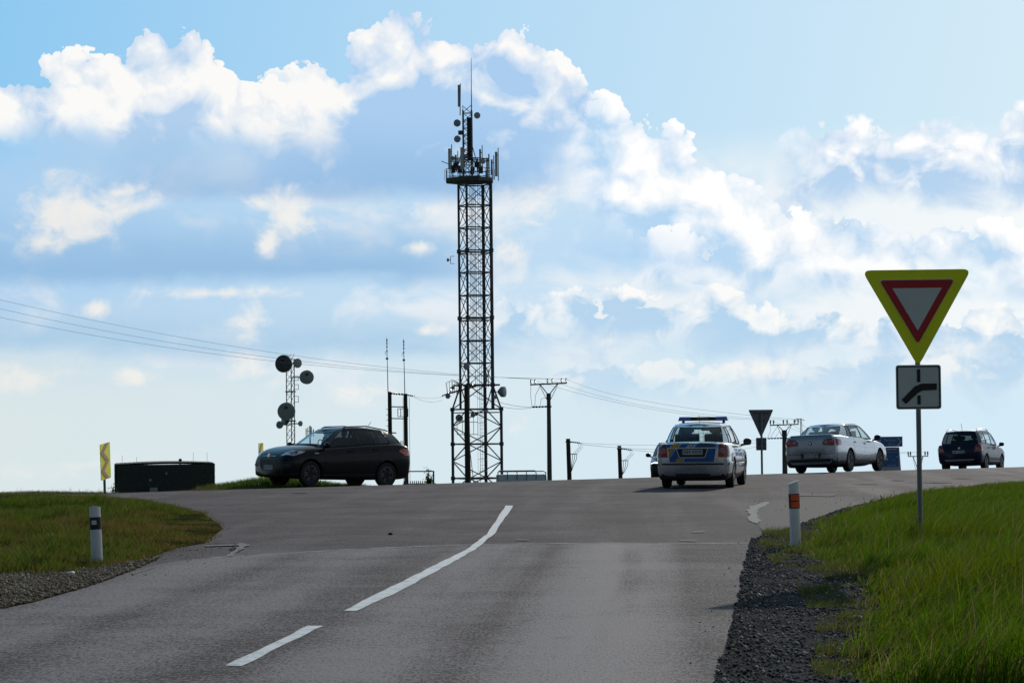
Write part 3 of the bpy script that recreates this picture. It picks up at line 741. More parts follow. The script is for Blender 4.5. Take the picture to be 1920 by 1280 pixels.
stones('pale_stones', scatter(gp, 900), .012, .03, [(.30, .29, .28), (.2, .19, .18)], 'scattered larger pale stones on the dark gravel shoulder', .02)
lump('litter_scrap', 1607, 1165, (.045, .03, .02), M_LITTER, 'pale flat scrap at the edge of the dark gravel', 'litter', .02)
# ------------------------------------------------------------------ road signs and marker posts
def rotm(a, axis='Z'): return Matrix.Rotation(a, 3, axis)
M_FLUO = mat('fluorescent_yellow', (0.96, 0.97, 0.004), 0.45, var=0.04, vs=3)
M_RED = mat('sign_red', (0.50, 0.012, 0.016), 0.45, var=0.05, vs=3)
M_SIGNW = mat('sign_white', (0.68, 0.68, 0.67), 0.45, var=0.04, vs=3)
M_SIGNK = mat('sign_black', (0.012, 0.012, 0.013), 0.5)
M_ALU = mat('sign_back_aluminium', (0.16, 0.17, 0.18), 0.5, 0.4, var=0.15, vs=4)
M_POLE = mat('galvanised_tube', (0.20, 0.21, 0.22), 0.5, 0.6, var=0.15, vs=5)
def tri(w, h, r, top=0.0, cx=0.0): return roundpoly([(cx - w / 2, top), (cx, top - h), (cx + w / 2, top)][::-1], r, 5)
# near sign
gb = ground(1727, 1037); base = Vector((gb.x, gb.y, 0.0)); Ds = base.y; sc_ = FPX / Ds
t = thing('give_way_sign', 'yellow-backed give way triangle with priority plate on a grey post in the right grass', 'road sign', base, R(-3))
ztop = EYE + (789 - 506) / sc_; pole_x = 0.0
MB().tube([(0, 0.03, -.3), (0, 0.03, ztop - .05)], 0.030, 12).build('post', M_POLE, t, 40)
EX, EZ = Vector((1, 0, 0)), Vector((0, 0, 1))
zc = lambda y: EYE + (789 - y) / sc_
bw = 203 / sc_; bh = zc(506) - zc(683)
yb_ = MB().prism(tri(bw, bh + .03, .055, zc(506)), (0, -.012, 0), EX, EZ, 0.010).build('yellow_board', M_FLUO, t)
# rim fold of the board, riveted
MB().tube([(a, -.012, b) for a, b in tri(bw - .01, bh + .01, .055, zc(506) - .002)] + [(tri(bw - .01, bh + .01, .055, zc(506) - .002)[0][0], -.012, tri(bw - .01, bh + .01, .055, zc(506) - .002)[0][1])], .006, 5).build('board_rim', M_FLUO, yb_)
rw = 139 / sc_; rh = 120 / sc_
MB().prism(tri(rw + .02, rh + .015, .03, zc(523.5)), (0, -.0240, 0), EX, EZ, 0.003).build('reflective_edge', M_SIGNW, yb_)
MB().prism(tri(rw, rh, .028, zc(525)), (0, -.0285, 0), EX, EZ, 0.003).build('red_triangle', M_RED, yb_)
MB().prism(tri(92 / sc_, 80 / sc_, .004, zc(540)), (0, -.0330, 0), EX, EZ, 0.003).build('white_triangle', M_SIGNW, yb_)
pw = 84 / sc_; p0, p1 = zc(767), zc(684)
pl = MB().prism(roundpoly([(-pw / 2, p0), (pw / 2, p0), (pw / 2, p1), (-pw / 2, p1)], .035, 4), (0, -.010, 0), EX, EZ, 0.008).build('priority_plate', M_SIGNW, t)
def frame(poly_o, poly_i, y, m, name, par):
    b = MB(); n = len(poly_o)
    vs = [(a, y, c) for a, c in poly_o] + [(a, y, c) for a, c in poly_i] + [(a, y + .003, c) for a, c in poly_o] + [(a, y + .003, c) for a, c in poly_i]
    fs = []
    for i in range(n):
        j = (i + 1) % n
        fs += [(i, j, n + j, n + i), (2 * n + i, 3 * n + i, 3 * n + j, 2 * n + j), (i, 2 * n + i, 2 * n + j, j), (n + i, n + j, 3 * n + j, 3 * n + i)]
    b.add(vs, fs); return b.build(name, m, par)
def rr(x0, x1, z0, z1, r): return roundpoly([(x0, z0), (x1, z0), (x1, z1), (x0, z1)], r, 4)
frame(rr(-pw / 2 + .012, pw / 2 - .012, p0 + .012, p1 - .012, .03), rr(-pw / 2 + .026, pw / 2 - .026, p0 + .026, p1 - .026, .022), -.0225, M_SIGNK, 'plate_border', pl)
def ppl(pts): return [((x - 1723) / sc_, zc(y)) for x, y in pts]
MB().prism(ppl([(1691, 749), (1699, 757), (1721, 737), (1730, 732), (1757, 731), (1757, 719), (1729, 719), (1716, 724)]), (0, -.0225, 0), EX, EZ, .003).build('priority_road_symbol', M_SIGNK, pl)
for y0, y1 in ((692, 716), (741, 758)):
    MB().prism(ppl([(1720.5, y1), (1726.5, y1), (1726.5, y0), (1720.5, y0)]), (0, -.0225, 0), EX, EZ, .003).build('minor_road_symbol', M_SIGNK, pl)
for z in (p0 + .1, p1 - .1, zc(560)):
    MB().box((0, .03, z), (.09, .075, .03)).build('clamp', M_POLE, t)
# far sign seen from behind
fb = onground(1429, 78); D = 78.0; s = FPX / D
t = thing('give_way_sign', 'grey back of a give way sign between the police car and the silver sedan', 'road sign', fb, R(8))
zb_ = lambda y: EYE + (792.3 - y) / s - fb.z
MB().tube([(0, 0, -.3), (0, 0, zb_(775))], .035, 10).build('post', M_POLE, t, 40)
tb = MB().prism(tri(48 / s, 53 / s, .03, zb_(768)), (0, .055, 0), EX, EZ, .012).build('triangle_back', M_ALU, t)
frame(tri(48 / s, 53 / s, .03, zb_(768)), tri(45 / s, 49 / s, .02, zb_(769.5)), .036, M_ALU, 'folded_rim', tb)
for y, w in ((774.5, 30), (789, 15)):
    MB().box((0, .043, zb_(y)), (w / s, .02, .03)).build('stiffener', M_DARKSTEEL, tb)
pb = MB().prism(rr(-10 / s, 10 / s, zb_(844), zb_(820.5), .025), (0, .055, 0), EX, EZ, .012).build('plate_back', M_ALU, t)
MB().box((0, .043, zb_(832)), (.2, .02, .03)).build('stiffener', M_DARKSTEEL, pb)

def marker_post(px, py, hpx, wpx, label, side, lean):
    g = ground(px, py); s = FPX / g.y
    t = thing('marker_post', label, 'marker post', (g.x, g.y, 0.0), R(4 if side == 'R' else -6), 'white roadside marker posts')
    t.rotation_euler = (0, lean, t.rotation_euler.z)
    h, w = hpx / s, wpx / s
    prof = []
    for k in range(13):            # hollow triangular-curved section
        a = math.pi * k / 12; prof.append((-w / 2 * math.cos(a), -w * .42 * math.sin(a) ** .7))
    cut = .045
    def shell(z0, z1, grow, slanted):
        b = MB(); n = len(prof)
        for z in (z0, z1):
            for x, y in prof:
                zz = z + (cut * ((x / w) - .5) if slanted and z == z1 and side == 'R' else 0) - (abs(x) * .35 if slanted and z == z1 and side == 'L' else 0)
                if slanted and z == z1 and side == 'R': zz = z - cut * (.5 - x / w)
                b.v.append((x * (1 + grow), y * (1 + grow) - grow * .01, zz))
        b.f += [(i, i + 1, n + i + 1, n + i) for i in range(n - 1)] + [(n - 1, 0, n, 2 * n - 1), tuple(range(n)), tuple(range(n, 2 * n))]
        return b
    post = shell(-.15, h, 0, True).build('body', M_WHITE, t, 40)
    z1, z0 = h - (h * .20), h - h * (.42 if side == 'R' else .41)
    band = shell(z0, z1, .03, False).build('black_band', M_SIGNK, t, 40)
    yf = -w * .42 * 1.03 - .006
    if side == 'R':
        for a, c in ((.06, .46), (.54, .94)):
            zz0, zz1 = z0 + (z1 - z0) * a, z0 + (z1 - z0) * c
            b = MB(); n = len(prof)
            for z in (zz0, zz1):
                for x, y in prof[3:-3]: b.v.append((x * 1.05, y * 1.07 - .003, z))
            m = n - 6; b.f += [(i, i + 1, m + i + 1, m + i) for i in range(m - 1)]
            b.build('orange_reflector', M_ORANGE, band, 40)
    else:
        MB().box((0, yf, (z0 + z1) / 2 + .01), (w * .42, .008, (z1 - z0) * .34)).build('white_reflector', M_SIGNW, band)
    return t
M_ORANGE = mat('orange_reflector', (0.85, 0.09, 0.008), 0.3, var=0.06)
marker_post(1492, 1026, 126, 20, 'white marker post with two orange reflectors right of the road', 'R', R(-1.2))
marker_post(183, 1057, 110, 21, 'white marker post with a black band and pale reflector in the left grass', 'L', R(-2.6))

def chevron(px, D, ytop, ybot, lean, yaw, label, w=0.5):
    g = onground(px, D); s = FPX / D; hz = 797 - (px - 960) * .01047
    t = thing('chevron_board', label, 'road sign', g, yaw, 'yellow chevron boards behind the main road')
    t.rotation_euler = (0, lean, 0); t.rotation_euler = (Matrix.Rotation(yaw, 3, 'Z').to_4x4() @ Matrix.Rotation(lean, 3, 'Y').to_4x4()).to_euler()
    z1 = EYE + (hz - ytop) / s - g.z; z0 = EYE + (hz - ybot) / s - g.z
    MB().tube([(0, .05, -.3), (0, .05, z1 - .1)], .035, 10).build('post', M_POLE, t, 40)
    h = (z1 - z0) / 2
    for k in range(2):
        a = z0 + k * h + .003; b_ = z0 + (k + 1) * h - .003
        bd = MB().prism([(-w / 2, a), (w / 2, a), (w / 2, b_), (-w / 2, b_)], (0, .012, 0), EX, EZ, .012).build('yellow_panel', M_FLUO, t)
        m = (a + b_) / 2; q = w * .16
        MB().prism([(.20 * w - q, a), (.20 * w + q, a), (-.32 * w + q, m), (.20 * w + q, b_), (.20 * w - q, b_), (-.32 * w - q, m)], (0, -.006, 0), EX, EZ, .003).build('red_chevron', M_CHEV, bd)
    return t
M_CHEV = mat('faded_red_film', (0.55, 0.24, 0.17), 0.5, var=0.1)
chevron(200, 63, 830, 897.5, R(-5.0), R(80), 'yellow-green chevron board leaning left at the far left behind the road', w=.75)
chevron(490, 73, 830, 897, R(0), R(80), 'yellow-green chevron board half hidden behind the black car bonnet', w=.5)

# ------------------------------------------------------------------ guest-house sign kiosk
M_BLUE = mat('sign_blue', (0.025, 0.12, 0.32), 0.4, var=0.08)
M_KSIDE = mat('kiosk_grey', (0.42, 0.44, 0.45), 0.6, var=0.08)
M_FADE = mat('faded_lettering', (0.40, 0.46, 0.55), 0.6)
D = 92.0; g = onground(1672, D); s = FPX / D; hz = 789.5
t = thing('sign_kiosk', 'blue guest house sign kiosk with a white arrow on top behind the silver sedan', 'sign', g, R(17))
kz = lambda y: EYE + (hz - y) / s - g.z
W = 34 / s
MB().prism([(-W / 2, -.4), (W / 2 + .10, -.4), (W / 2, kz(838)), (-W / 2, kz(838))], (0, .62, 0), EX, EZ, .60).build('grey_body', M_KSIDE, t)
fp = MB().prism([(-W / 2 + .02, kz(874)), (W / 2 - .04, kz(874)), (W / 2 - .04, kz(840)), (-W / 2 + .02, kz(840))], (0, .016, 0), EX, EZ, .012).build('blue_panel', M_BLUE, t)
for x, y, w, h in ((-.02, 841.8, .50, .05), (0, 847, .54, .015), (-.20, 860, .09, .07), (.10, 862.5, .16, .012), (.24, 856, .10, .03), (.0, 872, .4, .02)):
    MB().box((x, -.0025, kz(y)), (w, .004, h)).build('printed_line', M_FADE if h < .06 else M_SIGNW, fp)
W2 = 44 / s
ar = MB().box((.0, .25, (kz(818) + kz(837)) / 2), (W2, .62, kz(818) - kz(837))).build('arrow_board', M_BLUE, t)
lettering('Penzion', .17, (-.07, -.064, kz(824.5)), EX, EZ, M_FADE, ar)
lettering('400 m', .12, (-.02, -.064, kz(832)), EX, EZ, M_FADE, ar)
a0, a1, am = kz(836), kz(819), kz(827.5)
MB().prism([(W2 / 2 - .26, a0), (W2 / 2 - .19, a0), (W2 / 2 - .03, am), (W2 / 2 - .19, a1), (W2 / 2 - .26, a1), (W2 / 2 - .10, am)], (0, -.063, 0), EX, EZ, .004).build('white_arrow', M_FADE, ar)

# ------------------------------------------------------------------ stone bunker on the left
M_GAB = mat('bunker_stone', (0.055, 0.060, 0.056), 0.95, var=0.15, vs=9, bump=0.3, bs=14)
M_GAB2 = mat('bunker_core', (0.03, 0.03, 0.031), 0.95, var=0.4, vs=6)
D = 120.0; g = onground(310, D); s = FPX / D; hz = 803.8
t = thing('stone_bunker', 'low dark stone-walled bunker with roof vent beyond the road on the left', 'building', (g.x, g.y, g.z), R(10))
bz = lambda y: EYE + (hz - y) / s - g.z
bx = lambda x: (x - 310) / s
W, Hh, Dp = 179 / s, bz(871), 4.2
MB().box((0, Dp / 2, Hh / 2 - .4), (W - .16, Dp - .16, Hh + .72)).build('core_wall', M_GAB2, t)
st = MB()
def stone_face(o, ex, length):
    z = -.3; r = random.Random(3)
    nrm = Vector(ex).cross(Vector((0, 0, 1)))
    while z < Hh:
        hh = r.uniform(.09, .15); x = -length / 2
        while x < length / 2 - .01:
            ww = min(r.uniform(.12, .30), length / 2 - x); c = Vector(o) + Vector(ex) * (x + ww / 2) + Vector((0, 0, z + hh / 2)) + nrm * r.uniform(-.006, .008)
            q = Vector(ex).to_track_quat('X', 'Z').to_matrix()
            n0 = len(st.v); st.box(c, (ww - .012, .16, hh - .012), q)
            for i in range(n0, len(st.v)): st.v[i] = tuple(np.array(st.v[i]) + np.array([r.uniform(-.003, .003) for _ in range(3)]))
            x += ww
        z += hh
for o, ex, ln in (((0, .02, 0), (1, 0, 0), W), ((W / 2, Dp / 2, 0), (0, 1, 0), Dp), ((-W / 2, Dp / 2, 0), (0, -1, 0), Dp)): stone_face(o, ex, ln)
sw = st.build('stone_facing', M_GAB, t); tag(sw, kind='stuff')
rf = MB(); r = random.Random(5)
for k in range(22):
    rf.box((-W / 2 + W * (k + .5) / 22, Dp / 2, Hh + .02 + 0.0 + .07 * math.sin(k / 22 * 3.1)), (W / 22 + .02, Dp + .1, .10))
rf.build('roof_slab', M_GAB2, t)
b = MB(); b.tube([(bx(340), 1.5, Hh), (bx(340), 1.5, bz(864))], .05, 10); b.ellipsoid((bx(340), 1.5, bz(863)), (.09, .09, .08), 12); b.build('roof_vent', M_DARKSTEEL, t, 50)
for px, y0 in ((231, 853), (258, 856), (364, 849), (390, 849)):
    MB().tube([(bx(px), 1.2, Hh - .1), (bx(px), 1.2, bz(y0))], .008, 5).build('lightning_rod', M_STEEL, t)
MB().box((bx(282), -.10, bz(899)), (.12, .03, .12)).build('wall_plate', M_DISH, t)
MB().box((bx(312), -.10, bz(887)), (.09, .03, .12)).build('wall_plate', M_DISH, t)
MB().box((bx(288), -.22, bz(917)), (.38, .2, .22)).build('meter_box', M_DISH, t)

# ------------------------------------------------------------------ leafy shrubs: twigs with leaf-sized faces
M_LEAF = tone_mat('shrub_leaf', 0.6, 0.4)
def shrub(px, D, y0, y1, wpx, label, n=420, col=(.06, .09, .015)):
    g = onground(px, D); s = FPX / D; hz = 797 - (px - 960) * .01047
    top = EYE + (hz - y1) / s - g.z; w = wpx / s / 2
    t = thing('shrub', label, 'shrub', g)
    r = random.Random(int(px)); tw = MB()
    tips = []
    for k in range(11):
        a = r.uniform(0, 6.28); hh = top * r.uniform(.55, 1.0); rr_ = w * r.uniform(.2, 1)
        p = [(0, 0, -.1), (math.cos(a) * rr_ * .35, math.sin(a) * rr_ * .35, hh * .5), (math.cos(a) * rr_, math.sin(a) * rr_, hh)]
        tw.tube(p, [.02, .013, .005], 5); tips.append(p)
    tw.build('stems', M_WOOD, t)
    V, F, C = [], [], []
    for i in range(n):
        p = tips[i % len(tips)]; u = r.uniform(.35, 1.02)
        a, b_ = (Vector(p[0]).lerp(Vector(p[1]), u * 2), 0) if u < .5 else (Vector(p[1]).lerp(Vector(p[2]), u * 2 - 1), 0)
        c = a + Vector((r.gauss(0, .06), r.gauss(0, .06), r.gauss(0, .06)))
        e1 = Vector((r.gauss(0, 1), r.gauss(0, 1), r.gauss(0, .6))).normalized() * .055; e2 = e1.cross(Vector((r.random(), r.random(), r.random()))).normalized() * .024
        k = len(V); V += [c - e1, c + e2, c + e1, c - e2]; F.append((k, k + 1, k + 2, k + 3)); q = r.uniform(.6, 1.5); C += [[v * q for v in col]] * 4
    lf = link('foliage', mesh_np('foliage', np.array([tuple(v) for v in V]), np.array(F), M_LEAF, np.array(C)), t)
    return t
shrub(806, 104, 905, 878, 15, 'small leafy shrub growing beside the pipe gate right of the black car')
shrub(214, 100, 922, 905, 12, 'dark little bush at the left foot of the stone bunker', 160, (.025, .035, .012))

# pipe gate and pale picket fence
D = 102.0; g = onground(813, D); s = FPX / D
t = thing('pipe_gate', 'dark pipe gate frame beside the shrub right of the black car', 'gate', g)
gz_ = EYE + (798.5 - 882) / s - g.z
MB().tube([(0, 0, -.2), (0, 0, gz_)], .035, 8).build('post', M_DARKSTEEL, t)
MB().tube([(0, 0, gz_ - .02), (-52 / s, .2, gz_ - .02)], .025, 8).build('rail', M_DARKSTEEL, t)
MB().tube([(-52 / s, .2, -.2), (-52 / s, .2, gz_ - .02)], .035, 8).build('post', M_DARKSTEEL, t)
D = 150.0; g = onground(786, D); s = FPX / D
t = thing('picket_fence', 'low picket fence just above the road crest right of the black car', 'fence', g)
fz = EYE + (799 - 901) / s - g.z
for k in range(15):
    MB().box((-.95 + k * .13, 0, fz / 2 - .1), (.06, .03, fz + .2)).build('picket', M_DARKSTEEL, t)
for z in (fz - .5, fz - .18): MB().box((0, .035, z), (2.1, .03, .06)).build('rail', M_DARKSTEEL, t)
# ------------------------------------------------------------------ lattice telecom tower
def tower():
    D = 200.0; s = FPX / D; g = onground(894, D); hz = 797.7
    t = thing('telecom_tower', 'tall steel lattice telecom tower with platform and antennas at the centre', 'tower', g)
    Z = lambda y: EYE + (hz - y) / s - g.z
    X = lambda px: (px - 894) / s
    phi = R(25.4); r1 = 33.8 / s
    ax = 0.05   # the shaft stands upright
    C1 = [Vector((r1 * math.cos(phi + k * math.pi / 2) + ax, -r1 * math.sin(phi + k * math.pi / 2), 0)) for k in range(4)]
    phb = R(19.2); r2 = 48.7 / s
    C2 = [Vector((r2 * math.cos(phb + k * math.pi / 2) + ax, -r2 * math.sin(phb + k * math.pi / 2), 0)) for k in range(4)]
    zt, zm, zj = Z(343), Z(722), Z(767)
    up = lambda v, z: Vector((v.x, v.y, z))
    for k, c in enumerate(C1):
        MB().tube([up(c, zj), up(c, zt)], .10 if k != 0 else .14, 8).build('leg', M_DARKSTEEL, t, 40)
        for y in (470, 596, 722): MB().tube([up(c, Z(y) - .16), up(c, Z(y) + .16)], .19, 8).build('flange', M_DARKSTEEL, t)
    levels = [345, 385, 427, 470, 511, 554, 596, 639, 681, 722]
    for i, y in enumerate(levels):
        for k in range(4):
            a, b_ = up(C1[k], Z(y)), up(C1[(k + 1) % 4], Z(y))
            MB().bar(a, b_, .10 if y in (470, 596, 722) else .07, .10).build('horizontal_brace', M_DARKSTEEL, t)
            if y in (470, 596):
                MB().bar(a - Vector((0, 0, .22)), b_ - Vector((0, 0, .22)), .07).build('horizontal_brace', M_DARKSTEEL, t)
            if i < len(levels) - 1:
                z1 = Z(levels[i + 1])
                n = (C1[k] + C1[(k + 1) % 4]).normalized() * .03
                MB().bar(a + n, up(C1[(k + 1) % 4], z1) + n, .05).build('diagonal_brace', M_DARKSTEEL, t)
                MB().bar(b_ - n, up(C1[k], z1) - n, .05).build('diagonal_brace', M_DARKSTEEL, t)
    # wider base
    for k, c in enumerate(C2):
        MB().tube([up(c, -.5), up(c, zj)], .12, 8).build('base_leg', M_DARKSTEEL, t, 40)
        MB().tube([up(c, zj), up(C1[k], zm)], .08, 6).build('raking_strut', M_DARKSTEEL, t, 40)
        MB().tube([up(c, zj), up(C1[(k + 1) % 4], zm)], .05, 6).build('raking_strut', M_DARKSTEEL, t, 40)
        for y in (767, 832, 896): MB().box(up(c, Z(y)), (.36, .36, .30)).build('flange', M_DARKSTEEL, t)
    lv = [767, 832, 896, 960]
    for i, y in enumerate(lv[:-1]):
        for k in range(4):
            a, b_ = up(C2[k], Z(y)), up(C2[(k + 1) % 4], Z(y))
            MB().bar(a, b_, .13, .13).build('horizontal_brace', M_DARKSTEEL, t)
            if y == 767: MB().bar(a - Vector((0, 0, .28)), b_ - Vector((0, 0, .28)), .09).build('horizontal_brace', M_DARKSTEEL, t)
            n = (C2[k] + C2[(k + 1) % 4]).normalized() * .035
            z1 = max(Z(lv[i + 1]), -.2)
            zh = (a.z + z1) / 2
            p, q = (k, (k + 1) % 4) if k % 2 else ((k + 1) % 4, k)
            MB().bar(up(C2[p], a.z) + n, up(C2[q], zh) + n, .075).build('diagonal_brace', M_DARKSTEEL, t)
            MB().bar(up(C2[q], zh) + n, up(C2[p], z1) + n, .075).build('diagonal_brace', M_DARKSTEEL, t)
    # middle gallery
    b = MB()
    ring = [up(c, zm) * 1.0 for c in C2]
    for k in range(4):
        b.bar(up(C2[k] * .93, zm), up(C2[(k + 1) % 4] * .93, zm), .16, .14); b.bar(up(C1[k], zm), up(C2[k] * .93, zm), .12)
    b.build('gallery', M_DARKSTEEL, t)
    b = MB(); x0 = X(886)
    for z in (Z(695), Z(708)): b.bar((x0 - .2, -.8, z), (x0 + .35, -.8, z), .03)
    for q in (-.2, .35): b.bar((x0 + q, -.8, Z(722)), (x0 + q, -.8, Z(695)), .04)
    b.build('gallery_railing', M_DARKSTEEL, t)
    # caged ladder and cable run inside the shaft
    lx = X(905); ly = -.2
    b = MB()
    for q in (-.17, .17): b.bar((lx + q, ly, 0), (lx + q, ly, zt), .035)
    z = .3
    while z < zt: b.bar((lx - .17, ly, z), (lx + .17, ly, z), .022); z += .30
    b.build('ladder', M_STEEL, t)
    b = MB(); z = 2.5
    while z < zt - .5:
        b.tube([(lx + .36 * math.cos(a), ly - .30 - .36 * math.sin(a), z) for a in np.linspace(-.5, 3.64, 9)], .014, 4); z += 1.0
    for q in (-.36, 0, .36): b.bar((lx + q, ly - .30 - (.36 if q == 0 else .0), 2.5), (lx + q, ly - .30 - (.36 if q == 0 else 0), zt - .6), .022)
    b.build('ladder_cage', M_STEEL, t)
    MB().box((X(912), .35, (zt) / 2), (.16, .30, zt - .2)).build('cable_tray', M_DARKSTEEL, t)
    b = MB(); 
    for q in range(5): b.tube([(X(886) + q * .11, .1, zj + 4), (X(886) + q * .11, .1, zt)], .018, 4)
    b.build('feeder_cables', M_BLACK, t)
    b = MB()
    for yb in (372, 392, 430): 
        b.bar((X(874), 0, Z(yb)), (X(896), 0, Z(yb)), .03); b.bar((X(874), 0, Z(yb + 12)), (X(896), 0, Z(yb + 12)), .03)
        for q in (874, 881, 889, 896): b.bar((X(q), 0, Z(yb + 12)), (X(q), 0, Z(yb)), .02)
    b.build('rest_platform_railing', M_STEEL, t)
    # upper platform
    def octa(r, k=8, ph=.39): return [(r * math.cos(2 * math.pi * i / k + ph), r * math.sin(2 * math.pi * i / k + ph)) for i in range(k)]
    cx = X(886)
    def ringpts(r, z): return [(cx + a, b_, z) for a, b_ in octa(r)]
    R0 = 2.12
    MB().prism([(cx + a, b_) for a, b_ in octa(R0)], (0, 0, Z(341)), (1, 0, 0), (0, 1, 0), .30).build('platform_deck', M_DARKSTEEL, t)
    b = MB()
    for z in (Z(333), Z(325), Z(317)):
        q = ringpts(R0 - .03, z)
        for i in range(8): b.bar(q[i], q[(i + 1) % 8], .04)
    q0, q1 = ringpts(R0 - .03, Z(336)), ringpts(R0 - .03, Z(316))
    for i in range(8):
        b.bar(q0[i], q1[i], .05); m0 = (Vector(q0[i]) + Vector(q0[(i + 1) % 8])) / 2; m1 = (Vector(q1[i]) + Vector(q1[(i + 1) % 8])) / 2; b.bar(m0, m1, .035)
    b.build('platform_railing', M_DARKSTEEL, t)
    b = MB()
    q = ringpts(1.75, Z(299))
    for i in range(8): b.bar(q[i], q[(i + 1) % 8], .08)
    for i in range(0, 8, 2): b.bar(q[i], (q[i][0], q[i][1], Z(336)), .07)
    for i in range(8): b.bar(q[i], (cx, 0, Z(299)), .05)
    for i in range(1, 8, 2): b.bar((q[i][0], q[i][1], Z(318)), (q[i][0], q[i][1], Z(290)), .05)
    b.build('antenna_frame', M_DARKSTEEL, t)
    b = MB()
    for i in range(7):
        b.tube([(cx - .6 + i * .2, -.5 + .1 * i, Z(337)), (cx - .9 + i * .28, -1.0 + .2 * i, Z(322)), (cx - .5 + i * .16, -.4, Z(304)), (cx - .1, -.1, Z(285))], .022, 4)
    b.build('cable_loops', M_BLACK, t)
    for px, y, d in ((856, -1.0, 318), (908, -1.2, 320), (891, 1.2, 316), (868, .9, 314)): MB().box((X(px), y, Z(d)), (.34, .3, .62)).build('radio_unit', M_DARKSTEEL, t)
    # slender top mast
    mc = X(883); half = .33
    corners = [(mc + a, b_) for a, b_ in ((-half - .05, -half), (half, -half - .05), (half + .05, half), (-half, half + .05))]
    for a, b_ in corners: MB().bar((a, b_, Z(336)), (a, b_, Z(205)), .10).build('mast_leg', M_DARKSTEEL, t)
    b = MB(); z = Z(336); k = 0
    while z < Z(208):
        z2 = z + .62
        for i in range(4):
            a, c = corners[i], corners[(i + 1) % 4]
            b.bar((a[0], a[1], z), (c[0], c[1], z), .05); b.bar((a[0], a[1], z) if k % 2 else (c[0], c[1], z), (c[0], c[1], z2) if k % 2 else (a[0], a[1], z2), .05)
        z = z2; k += 1
    b.build('mast_lacing', M_DARKSTEEL, t)
    for sx in (-1, 1):
        MB().bar((mc + sx * .95, 0, Z(320)), (mc + sx * .36, 0, Z(270)), .07).build('mast_stay', M_DARKSTEEL, t)
    MB().box((X(886), -.15, (Z(219) + Z(300)) / 2), (8 / s, .22, Z(219) - Z(300))).build('cable_riser', M_BLACK, t)
    MB().tube([(X(891), 0, Z(208)), (X(891), 0, Z(160)), (X(891.5), 0, Z(106))], [.05, .035, .02], 6).build('whip_aerial', M_DARKSTEEL, t)
    def panel(px0, px1, y0, y1, y, m=M_PANEL, mast=True):
        c = (X((px0 + px1) / 2), y, (Z(y0) + Z(y1)) / 2)
        p = MB().box(c, ((px1 - px0) / s, .14, Z(y0) - Z(y1))).build('panel_antenna', m, t)
        if mast:
            MB().tube([(c[0] + .17, y + .14, Z(y1 + 8)), (c[0] + .17, y + .14, Z(y0 - 8))], .04, 6).build('antenna_pole', M_DARKSTEEL, p)
            MB().box((c[0] + .09, y + .08, Z(y0 + 6)), (.2, .1, .08)).build('bracket', M_DARKSTEEL, p)
    panel(847, 852.5, 281, 320, -1.55); panel(870, 876.5, 280, 321, -2.0); panel(917, 921, 292, 331, 1.3); panel(934, 939, 285, 331, -.4)
    panel(865.5, 870.5, 158, 199, -.3, M_DISH, False)
    MB().tube([(X(869.5), -.2, Z(215)), (X(870.5), -.2, Z(155))], .045, 6).build('antenna_pole', M_DARKSTEEL, t)
    def dish(px, py, r, y, d, m=M_DISH, depth=.35, name='drum_antenna'):
        o = Vector((X(px), y, Z(py))); d = Vector(d).normalized(); r = r / s
        p = MB().lathe([(r * .3, -r * depth * 1.4), (r * .98, -r * depth * .6), (r, 0), (r * .97, r * .25), (r * .6, r * .32), (0, r * .34)], o, d, 20).build(name, m, t, 35)
        MB().bar(o - d * r * .4, o - d * r * 1.6, .06).build('mounting_arm', M_DARKSTEEL, p)
    dish(901.6, 216, 6.2, -.4, (.5, -1, 0)); dish(864, 230, 7, -.4, (-.5, -1, 0)); dish(864, 260, 6.6, -.4, (-.5, -1, 0))
    MB().box((X(869.5), -.35, Z(248)), (.34, .25, .34)).build('radio_unit', M_DARKSTEEL, t)
    for px, py in ((861, 312), (901, 311)): MB().box((X(px), -1.4, Z(py)), (.45, .3, .45)).build('radio_unit', M_BLACK, t)
    MB().bar((X(834), -1.0, Z(303)), (X(848), -1.2, Z(309)), .06).build('outrigger', M_DARKSTEEL, t)
    dish(856, 300, 4.2, -1.9, (-.3, -1, 0)); dish(912, 306, 4.6, -1.6, (.5, -1, 0)); dish(880, 296, 3.6, -2.0, (.1, -1, 0)); dish(852, 727, 3.6, -2.0, (-.6, -1, 0)); dish(930, 745, 4.0, -1.4, (.6, -1, 0))
    for px, y0, y1, yy in ((858, 286, 316, 1.2), (905, 283, 318, -1.7), (926, 296, 326, .9), (912, 700, 718, -1.2)): panel(px, px + 3.6, y0, y1, yy, M_DISH)
    b = MB()
    for k in range(16):
        a = k / 16 * 6.283; b.bar((cx + (R0 - .03) * math.cos(a), (R0 - .03) * math.sin(a), Z(337)), (cx + (R0 - .03) * math.cos(a), (R0 - .03) * math.sin(a), Z(316)), .028)
    b.build('railing_posts', M_DARKSTEEL, t)
    b = MB()
    for k in range(6): b.tube([(X(842 + 4 * k), -1.5 + .2 * k, Z(738)), (X(840 + 5 * k), -1.4, Z(718 - 2 * (k % 3))), (X(852 + 4 * k), -1.2, Z(712 + 2 * k)), (X(862 + 3 * k), -.9, Z(724))], .02, 4)
    b.build('gallery_cables', M_BLACK, t)
    dish(844, 487, 3.4, -.3, (-1, -.6, 0)); MB().tube([(X(856), -.2, Z(480)), (X(849), -.2, Z(480)), (X(849), -.2, Z(494)), (X(856), -.2, Z(494))], .03, 5).build('side_bracket', M_DARKSTEEL, t)
    dish(877.5, 688, 6.2, -1.8, (.1, -1, 0)); dish(842, 742, 5.2, -1.2, (-.8, -1, 0)); dish(946, 735, 10, -.3, (1, -.35, 0), M_DISH, .8)
